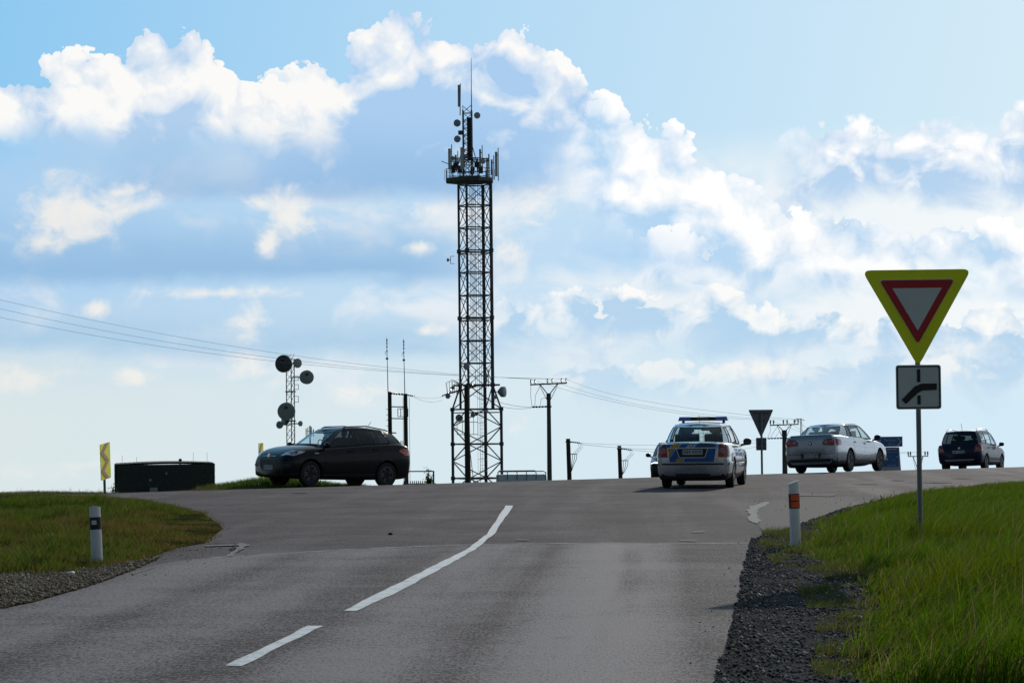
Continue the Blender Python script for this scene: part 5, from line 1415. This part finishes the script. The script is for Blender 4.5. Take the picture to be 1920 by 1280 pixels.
    def wheels(s):
        sp = s.sp; r = sp['r']; tyre = MB(); w = .105
        tyre.lathe([(r * .62, -w * .85), (r * .80, -w), (r * .95, -w * .92), (r, -w * .6), (r, w * .6), (r * .95, w * .92), (r * .80, w), (r * .62, w * .85)], (0, 0, 0), (0, 1, 0), 32)
        tm = tyre.mesh('tyre', M_RUBBER, 40)
        hub = MB(); hub.lathe([(r * .64, -w * .8), (r * .64, w * .1), (r * .30, w * .15), (r * .30, w * .2)], (0, 0, 0), (0, 1, 0), 24); hm = hub.mesh('wheel', M_INT, 40)
        rim = MB(); rm_ = sp.get('rim', M_RIM_S)
        rim.lathe([(r * .655, w * .55), (r * .665, w * .85), (r * .60, w * .88), (r * .58, w * .3)], (0, 0, 0), (0, 1, 0), 32)
        rim.lathe([(r * .14, w * .2), (r * .14, w * .72), (r * .05, w * .75)], (0, 0, 0), (0, 1, 0), 14)
        ns = sp.get('spokes', 5)
        for k in range(ns):
            for off in (-.10, .10):
                a = 2 * math.pi * k / ns
                c, d = math.cos(a + off), math.sin(a + off); c2, d2 = math.cos(a + off * 2.0), math.sin(a + off * 2.0)
                rim.bar((r * .10 * c, w * .66, r * .10 * d), (r * .62 * c2, w * .80, r * .62 * d2), r * .085, .02)
        rm = rim.mesh('rim', rm_, 40)
        for sx in (1, -1):
            for sy in (1, -1):
                W = s.hw(sx * sp['wb'] / 2)
                h = link('wheel', hm, s.root); h.location = (sx * sp['wb'] / 2, sy * (W - .115), r)
                if sy < 0: h.rotation_euler = (0, 0, math.pi)
                if sx > 0 and sp.get('steer'): h.rotation_euler = (0, 0, h.rotation_euler.z + sp['steer'])
                link('tyre', tm, h); link('rim', rm, h)
    def inside(s):
        sp = s.sp; zb = s.zs(0)
        b = MB(); b.box((-.3, 0, zb - .30), (2.0, 1.2, .1)); b.build('interior_floor', M_INT, s.root)
        seat = MB()
        seat.box((0, 0, .05), (.16, .48, .52), rotm(R(-12), 'Y')); seat.ellipsoid((-.09, 0, .42), (.05, .13, .09), 10, .7); seat.box((-.07, 0, .32), (.02, .12, .12))
        sm = seat.mesh('seat', M_INT)
        for x in sp.get('seats', (-.05, -.95)):
            for y in (-.36, .36):
                o = link('seat', sm, s.root); o.location = (x, y, zb - .06)
        d = MB(); d.ellipsoid((cx_ := sp['cols'][1][0] - .12, 0, zb + .0), (.22, .62, .07), 14, .6); d.build('dashboard', M_INT, s.root)
        w = MB(); w.tube([(sp['cols'][1][0] - .40 + .05 * math.sin(a), .36 + .17 * math.cos(a), zb + .02 + .16 * math.sin(a)) for a in np.linspace(0, 6.283, 17)], .014, 5, cap=False); w.build('steering_wheel', M_BLACK, s.root)
        m = MB(); m.box((sp['cols'][1][2] + .05, 0, s.zr(sp['cols'][1][2]) - .10), (.03, .22, .06)); m.build('rear_view_mirror', M_BLACK, s.root)
    def proj(s, poly, view, off=.004, skirt=.012, name='panel', m=None, parent=None, cell=.12):
        """lay a 2D outline on the body. side L/R: (x, z); front F / back B: (u right as seen, z)"""
        bm = bmesh.new()
        bm.faces.new([bm.verts.new((a, b_, 0)) for a, b_ in poly])
        for ax in (0, 1):
            lo, hi = min(p[ax] for p in poly), max(p[ax] for p in poly); k = math.floor(lo / cell) + 1
            while k * cell < hi - 1e-4:
                if k * cell - lo > 1e-3:
                    co = [0, 0, 0]; no = [0, 0, 0]; co[ax] = k * cell; no[ax] = 1
                    bmesh.ops.bisect_plane(bm, geom=bm.verts[:] + bm.edges[:] + bm.faces[:], plane_co=co, plane_no=no)
                k += 1
        bmesh.ops.triangulate(bm, faces=bm.faces[:])
        D = {'L': Vector((0, -1, 0)), 'R': Vector((0, 1, 0)), 'F': Vector((-1, 0, 0)), 'B': Vector((1, 0, 0))}[view]
        nrm = {}
        for v in bm.verts:
            a, b_ = v.co.x, v.co.y
            p = {'L': Vector((a, 3, b_)), 'R': Vector((a, -3, b_)), 'F': Vector((4, a, b_)), 'B': Vector((-4, -a, b_))}[view]
            h, nn, _, _ = s.bvh.ray_cast(p, D)
            if h is None: h, nn, _, _ = s.bvh.find_nearest(p + D * (2.2 if view in 'LR' else 1.9))
            if nn.dot(D) > 0: nn = -nn
            v.co = h + nn * off; nrm[v] = nn
        return s._fin(bm, nrm, off, skirt, name, m, parent)
    def wrap(s, pts, off=.006, skirt=.014, name='lamp', m=None, parent=None, cuts=3):
        """a patch spanned by 3D points close to the body, drawn onto it (lamps that wrap round a corner)"""
        bm = bmesh.new(); f = bm.faces.new([bm.verts.new(p) for p in pts])
        bmesh.ops.triangulate(bm, faces=bm.faces[:])
        bmesh.ops.subdivide_edges(bm, edges=bm.edges[:], cuts=cuts, use_grid_fill=True)
        bmesh.ops.triangulate(bm, faces=bm.faces[:]); nrm = {}
        for v in bm.verts:
            h, nn, _, _ = s.bvh.find_nearest(v.co)
            v.co = h + nn * off; nrm[v] = nn
        return s._fin(bm, nrm, off, skirt, name, m, parent)
    def _fin(s, bm, nrm, off, skirt, name, m, parent):
        if skirt:
            be = [e for e in bm.edges if e.is_boundary]; mp = {}
            for e in be:
                for v in e.verts:
                    if v not in mp: mp[v] = bm.verts.new(v.co - nrm[v] * skirt)
            for e in be:
                a, b_ = e.verts; bm.faces.new((a, b_, mp[b_], mp[a]))
        bmesh.ops.recalc_face_normals(bm, faces=bm.faces)
        me = bpy.data.meshes.new(name); bm.to_mesh(me); bm.free(); me.materials.append(m or s.P); me.shade_smooth(); me.set_sharp_from_angle(angle=R(35))
        return link(name, me, parent or s.root)
    def doors(s):
        sp = s.sp; wb = sp['wb'] / 2; r = sp['r'] + .09; z0 = sp.get('zsill', sp['zlow'] + .03)
        xa = wb - r - .05; xm = (sp['cols'][3][0] + sp['cols'][4][0]) / 2
        xr = sp.get('xdoor', sp['cols'][5][0])
        for v in 'LR':
            zt = lambda x: s.zs(x) - .035
            d = s.proj([(xa + .04, z0), (xa + .02, zt(xa) - .2), (xa - .05, zt(xa)), (xm + .008, zt(xm)), (xm + .008, z0)][::-1], v, name='door', cell=.2)
            sy = 1 if v == 'L' else -1
            def handle(x, par):
                y = sy * (s.hw(x) + .004); z = zt(x) - .085
                MB().box((x, y, z), (.17, .035, .028)).build('handle', sp.get('handle', s.P), par)
            handle(xm + .12, d)
            d2 = s.proj([(xm - .008, z0), (xm - .008, zt(xm)), (xr, zt(xr)), (xr - .02, .80), (-wb + r * .75, .62), (-wb + r + .04, .42), (-wb + r + .10, z0)], v, name='door', cell=.2)
            handle(max(xr + .12, xm - .85), d2)
    def mirrors(s):
        sp = s.sp; x = sp['cols'][2][0] - .02; z = s.zs(x) + .07
        for sy in (1, -1):
            y = sy * (s.hw(x) - .03)
            b = MB(); b.ellipsoid((x + .02, y + sy * .12, z + .02), (.07, .105, .08), 14, .75); b.bar((x + .03, y - sy * .05, z - .06), (x + .03, y + sy * .10, z - .03), .05)
            mm = b.build('side_mirror', sp.get('mirror') or s.P, s.root, 60)
            MB().box((x - .050, y + sy * .122, z + .02), (.008, .15, .105)).build('mirror_glass', M_MIRR, mm)
    def plate(s, view, u, z, txt, w=.52, h=.11, tilt=0.0):
        D = Vector((-1, 0, 0)) if view == 'F' else Vector((1, 0, 0)); p = Vector((4, u, z)) if view == 'F' else Vector((-4, -u, z))
        hit = s.bvh.ray_cast(p, D)[0]; x = hit.x - D.x * .014
        ex = Vector((0, 1, 0)) if view == 'F' else Vector((0, -1, 0)); ez = Vector((0, 0, 1)); o = Vector((x, u if view == 'F' else -u, z))
        fr = MB().box(o + D * .006, (.012, w + .03, h + .03)).build('plate_holder', M_BLACK, s.root)
        pl = MB().box(o - D * .004, (.008, w, h)).build('number_plate', M_PLATE, s.root)
        MB().box(o - D * .010 - ex * (w / 2 - .022), (.004, .044, h)).build('plate_band', M_EU, pl)
        lettering(txt, h * .86, o - D * .0095 + ex * .02, ex, ez, M_SIGNK, pl, width=w * .82)
    def rails(s, m, x0, x1, y, h=.055, r=.018):
        for sy in (1, -1):
            z0, z1 = s.zr(x0), s.zr(x1); xm = (x0 + x1) / 2
            MB().tube([(x0, sy * y, z0 + .005), (x0 - .10, sy * y, z0 + h), (xm, sy * y, s.zr(xm) + h + .01), (x1 + .10, sy * y, z1 + h), (x1, sy * y, z1 + .0)], r, 8).build('roof_rail', m, s.root, 50)
    def place(s, X, Y, ang, sz=1.0, sx=1.0):
        """stand the four wheels on the terrain"""
        f = Vector((math.cos(ang), math.sin(ang), 0)); l = Vector((-f.y, f.x, 0)); c = Vector((X, Y, 0)); h = s.sp['wb'] / 2; w = .75
        def g(a, b_):
            p = c + f * a + l * b_; return Vector((p.x, p.y, tzf(p.x, p.y) + .001))
        F1, F2, R1, R2 = g(h, w), g(h, -w), g(-h, w), g(-h, -w)
        fw = ((F1 + F2) - (R1 + R2)).normalized(); lf = ((F1 + R1) - (F2 + R2)).normalized(); up = fw.cross(lf).normalized(); lf = up.cross(fw)
        o = (F1 + F2 + R1 + R2) / 4
        s.root.matrix_world = Matrix(((fw.x * sx, lf.x, up.x * sz, o.x), (fw.y * sx, lf.y, up.y * sz, o.y), (fw.z * sx, lf.z, up.z * sz, o.z), (0, 0, 0, 1)))

# ---- black sport utility car on the main road
def black_suv(name, label, paint_name='black_paint', col=(0.004, 0.0035, 0.0055), tint=True):
    S = dict(paint=paint_name, col=col, rough=.3, coat=.22, spec=.25, wb=2.64, r=.345, zlow=.36, zsill=.40,
        st=[(-2.21, .72, .40, .96, .99), (-2.18, .81, .32, 1.04, 1.07), (-2.06, .875, .26, 1.13, 1.16), (-1.75, .905, .22, 1.19, 1.21), (-1.0, .91, .20, 1.16, 1.17), (0, .91, .19, 1.09, 1.10), (.8, .91, .19, 1.03, 1.07), (1.10, .91, .20, 1.01, 1.11), (1.6, .905, .21, .96, 1.07), (1.90, .895, .22, .89, 1.00), (2.06, .86, .24, .80, .92), (2.16, .79, .26, .71, .82), (2.20, .69, .30, .64, .74)],
        cols=[(1.20, 0, .36, 0), (1.04, .70, .22, .54), (.86, .825, .08, .60), (-.10, .835, -.20, .61), (-.22, .835, -.30, .61), (-1.02, .825, -.98, .59), (-1.10, .82, -1.05, .585), (-1.50, .80, -1.24, .57), (-1.99, .68, -1.66, .50), (-2.10, 0, -1.76, 0)],
        segs=['glass', 'pillar', 'tint' if tint else 'glass', 'black', 'tint', 'black', 'tint', 'pillar', 'tint'],
        roof=[(-1.9, 1.45), (-1.70, 1.50), (-1.2, 1.575), (-.5, 1.615), (.0, 1.59), (.22, 1.55), (.40, 1.50)], blackpillars=True, rim=M_RIM_D, spokes=5, xdoor=-1.02, mirror=None)
    c = Car(name, label, S)
    c.rails(M_BLACK, .05, -1.55, .56, .045)
    # spoiler, antenna
    b = MB(); b.prism([(-1.60, -.52), (-1.92, -.46), (-1.92, .46), (-1.60, .52)], (0, 0, 1.495), (1, 0, 0), (0, 1, 0), .03); b.build('roof_spoiler', c.P, c.root)
    MB().tube([(-1.15, 0, 1.62), (-1.32, 0, 1.80)], .007, 5).build('aerial', M_BLACK, c.root)
    # front
    c.proj([(-.40, .775), (.40, .775), (.46, .83), (.38, .855), (-.38, .855), (-.46, .83)], 'F', .006, name='upper_grille', m=M_BLACK)
    c.proj([(-.36, .790), (.36, .790), (.36, .803), (-.36, .803)], 'F', .014, name='grille_bar', m=M_CHROME)
    c.proj([(-.34, .42), (.34, .42), (.50, .58), (.42, .71), (-.42, .71), (-.50, .58)], 'F', .006, name='lower_grille', m=M_BLACK)
    for k in range(4): c.proj([(-.40, .64 - k * .05), (.40, .64 - k * .05), (.40, .655 - k * .05), (-.40, .655 - k * .05)], 'F', .013, name='grille_slat', m=M_TRIM)
    bd = MB().lathe([(.07, 0), (.07, .012), (.02, .016)], (2.185, 0, .80), (1, 0, 0), 16).build('badge', M_CHROME, c.root)
    for sy in (1, -1):
        hl = c.wrap([(2.12, sy * .52, .76), (2.08, sy * .66, .775), (1.90, sy * .86, .815), (1.62, sy * .90, .89), (1.50, sy * .87, .945), (1.72, sy * .83, .945), (1.95, sy * .74, .90), (2.08, sy * .60, .84)], .008, name='headlight', m=M_HEAD)
        c.wrap([(2.10, sy * .60, .775), (2.04, sy * .72, .79), (2.02, sy * .72, .835), (2.08, sy * .60, .82)], .016, name='lamp_unit', m=M_DRL if False else M_CHROME, parent=hl, cuts=1)
        fg = c.wrap([(2.14, sy * .56, .53), (2.06, sy * .76, .50), (1.98, sy * .82, .53), (2.00, sy * .80, .62), (2.10, sy * .68, .63)], .007, name='fog_lamp_recess', m=M_BLACK, cuts=2)
        c.wrap([(2.07, sy * .72, .535), (2.03, sy * .77, .535), (2.03, sy * .77, .58), (2.07, sy * .72, .58)], .018, name='fog_lamp', m=M_TRIM, parent=fg, cuts=1)
        c.wrap([(2.13, sy * .57, .615), (2.00, sy * .81, .635), (1.99, sy * .81, .622), (2.12, sy * .57, .602)], .014, name='fog_lamp_trim', m=M_TRIM, parent=fg, cuts=2)
        c.wrap([(-1.72, sy * .90, 1.00), (-1.98, sy * .88, .88), (-2.17, sy * .76, .90), (-2.14, sy * .70, 1.02), (-1.98, sy * .84, 1.07), (-1.80, sy * .89, 1.06)], .010, name='tail_lamp', m=M_REDB)
        c.proj([(1.05, .88), (1.20, .885), (1.20, .91), (1.07, .905)], 'L' if sy > 0 else 'R', .008, name='side_repeater', m=M_CHROME)
    c.plate('F', 0, .50, '1BE 3075')
    c.plate('B', 0, .78, '1BE 3075')
    return c
suv = black_suv('black_car', 'dark sport utility car turning left across the crest', tint=False)
suv.place(-5.25, 69.5, R(217), 1.06, .985)

# ---- silver police estate-back
S = dict(paint='police_silver', col=(0.46, 0.48, 0.51), metal=.8, rough=.24, wb=2.58, r=.318, zlow=.31, zsill=.34,
    st=[(-2.36, .75, .28, .88, .92), (-2.335, .82, .21, .94, 1.0), (-2.25, .862, .17, .965, 1.03), (-1.95, .882, .19, .975, 1.035), (-1.3, .885, .17, .965, 1.0), (0, .885, .16, .935, .95), (.9, .885, .20, .905, .93), (1.15, .88, .20, .885, .955), (1.6, .875, .21, .84, .91), (1.95, .84, .23, .76, .84), (2.12, .77, .27, .68, .75), (2.19, .68, .31, .62, .69), (2.21, .58, .35, .57, .63)],
    cols=[(1.18, 0, .40, 0), (1.0, .68, .25, .53), (.84, .79, .12, .58), (-.06, .80, -.14, .60), (-.16, .80, -.22, .60), (-1.02, .79, -.98, .585), (-1.08, .785, -1.03, .58), (-1.38, .765, -1.18, .565), (-1.68, .64, -1.22, .52), (-1.80, 0, -1.32, 0)],
    segs=['glass', 'pillar', 'glass', 'black', 'glass', 'black', 'glass', 'pillar', 'glass'],
    roof=[(-1.35, 1.385), (-1.2, 1.405), (-.7, 1.43), (-.2, 1.435), (.15, 1.41), (.26, 1.39), (.42, 1.345)], blackpillars=True, mirror=M_BLACK, handle=None, seats=(-.05, -.90), spokes=5)
S['handle'] = paint('police_silver', S['col'], .8, .24)
pol = Car('police_car', 'silver police car with blue light bar and blue-yellow livery seen from behind', S)
pol.proj([(-.62, .905), (-.16, .905), (-.08, 1.005), (-.62, 1.005)], 'B', .006, 0.0, name='livery_blue_stripe', m=M_PBLUE)
pol.proj([(.05, .905), (.555, .905), (.575, 1.005), (.14, 1.005)], 'B', .006, 0.0, name='livery_blue_stripe', m=M_PBLUE)
pol.proj([(.16, .93), (.50, .93), (.50, .985), (.16, .985)], 'B', .009, 0.0, name='livery_grey_band', m=M_TRIM)
pol.proj([(-.59, .875), (.56, .875), (.50, .585), (-.55, .585)], 'B', .006, 0.0, name='livery_blue_panel', m=M_PBLUE)
for q in ([(-.52, .908), (-.38, .908), (-.29, 1.002), (-.41, 1.002)], [(-.58, .872), (-.44, .872), (-.55, .72), (-.575, .78)], [(-.42, .59), (-.27, .59), (-.23, .665), (-.38, .665)]):
    pol.proj(q, 'B', .010, 0.0, name='livery_yellow_block', m=M_PYEL)
for q in ([(-.55, .905), (-.53, .905), (-.42, 1.005), (-.44, 1.005)], [(-.36, .905), (-.34, .905), (-.25, 1.005), (-.27, 1.005)], [(-.42, .875), (-.40, .875), (-.53, .69), (-.545, .69)], [(-.25, .587), (-.23, .587), (-.18, .68), (-.2, .68)], [(-.60, .878), (.565, .878), (.568, .902), (-.61, .902)]):
    pol.proj(q, 'B', .0125, 0.0, name='livery_white_edge', m=M_SIGNW)
pol.proj([(-.37, .875), (.34, .875), (.28, .69), (-.31, .69)], 'B', .014, 0.0, name='plate_recess', m=M_BLACK)
for a, c in (((-.39, .875), (-.32, .68)), ((.36, .875), (.29, .68))): pol.proj([(a[0] - .008, a[1]), (a[0] + .012, a[1]), (c[0] + .012, c[1]), (c[0] - .008, c[1])], 'B', .018, 0.0, name='recess_edge', m=M_SIGNW)
pol.proj([(-.31, .673), (.28, .673), (.28, .690), (-.31, .690)], 'B', .018, 0.0, name='recess_edge', m=M_SIGNW)
pol.plate('B', -.02, .80, '5B9 9478')
bg_ = MB().lathe([(.042, 0), (.042, .010), (.03, .014)], (-2.352, .03, .955), (-1, 0, 0), 18).build('badge', M_BLACK, pol.root)
MB().lathe([(.026, 0), (.026, .003)], (-2.367, .03, .955), (-1, 0, 0), 14).build('badge_emblem', M_CHROME, bg_)
for sy in (1, -1):
    tl = pol.wrap([(-2.36, sy * .60, .69), (-2.36, sy * .63, .98), (-2.30, sy * .74, .965), (-2.18, sy * .86, .90), (-2.12, sy * .88, .80), (-2.14, sy * .88, .70), (-2.30, sy * .80, .685)], .012, name='tail_lamp', m=M_REDL)
    for z in (.86, .80): pol.wrap([(-2.34, sy * .66, z - .025), (-2.34, sy * .66, z + .025), (-2.29, sy * .76, z + .025), (-2.29, sy * .76, z - .025)], .018, name='clear_lens', m=M_REDL2, parent=tl, cuts=1)
    pol.wrap([(-2.36, sy * .61, .695), (-2.36, sy * .615, .745), (-2.20, sy * .84, .745), (-2.20, sy * .84, .70)], .018, name='lower_lens', m=M_REDB, parent=tl, cuts=2)
    v = 'L' if sy > 0 else 'R'
    pol.proj([(-.85, .50), (.85, .50), (.85, .535), (-.85, .535)], v, .014, name='side_rubbing_strip', m=M_SIGNW, cell=.2)
    pol.proj([(-.90, .70), (.95, .66), (.95, .74), (-.90, .78)], v, .010, 0.0, name='livery_side_stripe', m=M_PBLUE, cell=.2)
    pol.proj([(.2, .688), (.5, .682), (.55, .752), (.25, .758)], v, .013, 0.0, name='livery_yellow_block', m=M_PYEL)
    pol.wrap([(2.15, sy * .46, .58), (2.02, sy * .80, .62), (1.80, sy * .84, .68), (1.92, sy * .76, .74), (2.10, sy * .52, .69)], .008, name='headlight', m=M_HEAD)
pol.proj([(-.86, .520), (.86, .520), (.86, .556), (-.86, .556)], 'B', .012, name='bumper_strip', m=M_BLACK)
pol.proj([(-.40, .26), (.40, .26), (.42, .33), (-.42, .33)], 'B', .006, name='lower_valance', m=M_BLACK)  # black, with the shade under the car put into the colour
pol.proj([(-.45, .42), (.45, .42), (.40, .60), (-.40, .60)], 'F', .006, name='grille', m=M_BLACK)
pol.plate('F', 0, .40, '5B9 9478')
# light bar
lb = MB().box((-.12, 0, 1.535), (.26, .62, .085)).build('light_bar', M_BLACK, pol.root)
MB().box((-.256, .0, 1.535), (.006, .30, .06)).build('message_panel', M_AMBER, lb)
for sy in (1, -1):
    MB().prism([(.31, 1.49), (.62, 1.49), (.585, 1.582), (.31, 1.582)] if sy > 0 else [(-.62, 1.49), (-.31, 1.49), (-.31, 1.582), (-.585, 1.582)], (-.25, 0, 0), (0, 1, 0), (0, 0, 1), .26).build('blue_beacon', M_BLUEL, lb)
    MB().lathe([(.03, 0), (.034, .05), (.02, .06)], (-.18, sy * .36, 1.515), (0, 0, 1), 10).build('beacon_lamp', M_CHROME, lb)
    MB().box((-.12, sy * .50, 1.462), (.18, .05, .07)).build('bar_foot', M_BLACK, lb)
MB().tube([(-.95, 0, 1.45), (-1.02, 0, 1.62)], .006, 5).build('aerial', M_BLACK, pol.root)
# wire cage between seats and boot
b = MB()
for k in range(9): b.bar((-1.12, -.44 + k * .11, 1.0), (-1.12, -.44 + k * .11, 1.33), .006)
for k in range(4): b.bar((-1.12, -.46, 1.04 + k * .085), (-1.12, .46, 1.04 + k * .085), .006)
b.build('cargo_guard', M_STEEL, pol.root)
pol.place(4.74, 59.4, R(90 - 11.5), 1.08)

# ---- silver sedan
S = dict(paint='sedan_silver', col=(0.38, 0.41, 0.45), metal=.8, rough=.25, wb=2.71, r=.325, zlow=.37, zsill=.36,
    st=[(-2.50, .72, .24, .94, 1.0), (-2.475, .82, .18, 1.01, 1.085), (-2.38, .875, .15, 1.04, 1.11), (-2.1, .90, .18, 1.05, 1.105), (-1.35, .91, .16, 1.02, 1.05), (0, .91, .15, .96, .97), (.9, .91, .21, .92, .94), (1.18, .905, .21, .90, .96), (1.65, .90, .22, .85, .915), (2.0, .865, .24, .77, .84), (2.17, .79, .27, .69, .76), (2.25, .69, .31, .62, .69), (2.27, .58, .35, .57, .64)],
    cols=[(1.22, 0, .40, 0), (1.04, .70, .25, .54), (.88, .81, .12, .58), (-.06, .82, -.14, .60), (-.15, .82, -.20, .60), (-.98, .815, -.88, .58), (-1.04, .81, -.92, .58), (-1.38, .80, -1.04, .57), (-1.86, .66, -1.14, .50), (-2.0, 0, -1.24, 0)],
    segs=['glass', 'pillar', 'glass', 'black', 'glass', 'black', 'tint', 'pillar', 'glass'],
    roof=[(-1.26, 1.375), (-1.1, 1.40), (-.7, 1.435), (-.2, 1.44), (.15, 1.415), (.26, 1.39), (.42, 1.345)], blackpillars=True, mirror=M_BLACK, rim=M_RIM_D, seats=(-.05, -.95))
sed = Car('silver_sedan', 'silver sedan with round-lensed tail lamps driving away to the right', S)
for sy in (1, -1):
    tl = sed.wrap([(-2.485, sy * .42, .79), (-2.48, sy * .40, .88), (-2.46, sy * .50, .965), (-2.36, sy * .86, .96), (-2.14, sy * .90, .945), (-2.14, sy * .90, .78), (-2.36, sy * .87, .77), (-2.48, sy * .62, .775)], .010, name='tail_lamp', m=M_REDL)
    for u, rr2 in ((.53, .060), (.725, .085)):
        h = sed.bvh.ray_cast(Vector((-4, sy * u, .87)), Vector((1, 0, 0)))[0]
        if h is not None:
            MB().lathe([(rr2, 0), (rr2, .012), (rr2 * .55, .014), (rr2 * .5, .008), (rr2 * .3, .016)], (h.x - .008, sy * u, .87), (-1, 0, 0), 20).build('round_lens', M_REDL2 if u < .6 else M_REDB, tl, 40)
            MB().lathe([(rr2 * .45, 0), (rr2 * .3, .012)], (h.x - .021, sy * u, .87), (-1, 0, 0), 14).build('lens_centre', M_SIGNW if u < .6 else M_REDL2, tl)
    sed.wrap([(2.20, sy * .46, .58), (2.06, sy * .82, .62), (1.84, sy * .87, .69), (1.96, sy * .80, .75), (2.15, sy * .54, .69)], .008, name='headlight', m=M_HEAD)
    v = 'L' if sy > 0 else 'R'
    sed.proj([(-.85, .40), (.85, .40), (.85, .418), (-.85, .418)], v, .010, name='sill_trim', m=M_CHROME, cell=.2)
    sed.proj([(.62, .935), (-1.35, 1.0), (-1.35, 1.012), (.62, .948)], v, .006, name='belt_trim', m=M_CHROME, cell=.25)
sed.proj([(-.70, .600), (.70, .600), (.74, .608), (-.74, .608)], 'B', .006, name='boot_seam', m=M_BLACK)
sed.proj([(-.88, .535), (.88, .535), (.88, .550), (-.88, .550)], 'B', .006, name='bumper_seam', m=M_TRIM)
sed.proj([(-.31, .43), (.31, .43), (.34, .56), (-.34, .56)], 'B', .010, name='plate_recess', m=M_BLACK)
sed.plate('B', .0, .49, '1AC 3789')
bdg = MB().lathe([(.055, 0), (.055, .008), (.045, .010)], (-2.497, 0, .85), (-1, 0, 0), 18).build('badge', M_BLACK, sed.root)
MB().lathe([(.04, 0), (.03, .004)], (-2.507, 0, .85), (-1, 0, 0), 12).build('badge_emblem', M_CHROME, bdg)
b = MB(); b.ellipsoid((-2.40, 0, 1.085), (.10, .72, .022), 16, .7); b.build('boot_lip', sed.P, sed.root, 60)
sed.proj([(-.84, .30), (.84, .30), (.86, .40), (-.86, .40)], 'B', .004, name='lower_bumper', m=M_BLACK)  # blackened to carry the shade beneath the tail
sed.proj([(-.45, .40), (.45, .40), (.40, .60), (-.40, .60)], 'F', .006, name='grille', m=M_BLACK)
sed.place(10.52, 77.3, R(90 - 28.5), 1.07)

# ---- dark blue tall estate
S = dict(paint='navy_paint', col=(0.006, 0.011, 0.04), metal=.0, rough=.3, coat=.2, spec=.3, wb=2.58, r=.335, zlow=.42, zsill=.46,
    st=[(-2.12, .80, .46, 1.03, 1.05), (-2.09, .86, .38, 1.07, 1.09), (-1.98, .888, .32, 1.09, 1.11), (-1.6, .895, .29, 1.085, 1.10), (-.8, .895, .27, 1.06, 1.07), (.2, .895, .26, 1.02, 1.03), (.85, .895, .26, 1.0, 1.03), (1.1, .89, .26, .985, 1.05), (1.55, .885, .28, .94, 1.0), (1.85, .85, .30, .86, .93), (2.0, .79, .33, .77, .84), (2.07, .70, .37, .69, .76), (2.10, .60, .41, .63, .69)],
    cols=[(1.18, 0, .52, 0), (1.02, .70, .40, .56), (.86, .80, .28, .615), (-.10, .815, -.14, .64), (-.20, .815, -.22, .64), (-1.0, .815, -.98, .64), (-1.08, .815, -1.05, .64), (-1.72, .805, -1.62, .625), (-1.98, .74, -1.82, .585), (-2.06, 0, -1.90, 0)],
    segs=['glass', 'black', 'glass', 'black', 'glass', 'black', 'glass', 'black', 'tint'],
    roof=[(-1.95, 1.57), (-1.8, 1.60), (-1.0, 1.635), (-.2, 1.64), (.30, 1.615), (.42, 1.59), (.54, 1.55)], blackpillars=True, mirror=M_BLACK, handle=M_BLACK, lower=M_TRIM)
nav = Car('blue_estate', 'dark blue tall estate car with roof rails driving away at the far right', S)
nav.rails(M_CHROME, .15, -1.65, .60, .07, .022)
MB().tube([(-1.5, 0, 1.65), (-1.62, 0, 1.93)], .008, 5).build('aerial', M_BLACK, nav.root)
for sy in (1, -1):
    tl = nav.wrap([(-2.10, sy * .60, .80), (-2.10, sy * .66, 1.02), (-2.04, sy * .78, 1.05), (-1.92, sy * .89, 1.0), (-1.90, sy * .895, .84), (-2.05, sy * .87, .79)], .012, name='tail_lamp', m=M_REDL)
    nav.wrap([(-2.09, sy * .70, .88), (-2.09, sy * .70, .95), (-2.03, sy * .82, .94), (-2.03, sy * .82, .88)], .02, name='clear_lens', m=M_REDL2, parent=tl, cuts=1)
    v = 'L' if sy > 0 else 'R'
    nav.proj([(-.85, .58), (.85, .58), (.85, .615), (-.85, .615)], v, .012, name='side_rubbing_strip', m=M_SIGNW, cell=.2)
    nav.proj([(-.85, .40), (.85, .40), (.85, .43), (-.85, .43)], v, .012, name='sill_trim', m=M_SIGNW, cell=.2)
    nav.wrap([(2.04, sy * .48, .66), (1.92, sy * .78, .70), (1.76, sy * .84, .76), (1.86, sy * .76, .82), (2.0, sy * .52, .77)], .008, name='headlight', m=M_HEAD)
nav.proj([(-.55, .44), (.55, .44), (.60, .50), (-.60, .50)], 'B', .012, name='silver_skid_plate', m=M_RIM_S)
nav.plate('B', -.05, .80, '6Z1 1790')
bdg = MB().lathe([(.045, 0), (.045, .010), (.02, .012)], (-2.115, 0, .95), (-1, 0, 0), 16).build('badge', M_CHROME, nav.root)
nav.proj([(-.42, .50), (.42, .50), (.38, .66), (-.38, .66)], 'F', .006, name='grille', m=M_BLACK)
nav.place(18.6, 97.0, R(90 - 25), 1.0)

# ---- oncoming dark car, mostly hidden behind the police car
onc = black_suv('oncoming_car', 'oncoming dark car mostly hidden behind the police car with its lamp lit', 'olive_black_paint', (0.010, 0.010, 0.008))
for sy in (1, -1):
    onc.wrap([(2.13, sy * .50, .72), (2.02, sy * .80, .73), (2.02, sy * .80, .765), (2.13, sy * .50, .755)], .018, name='daytime_lamp', m=M_DRL, cuts=2)
onc.place(6.45, 95.5, R(264))
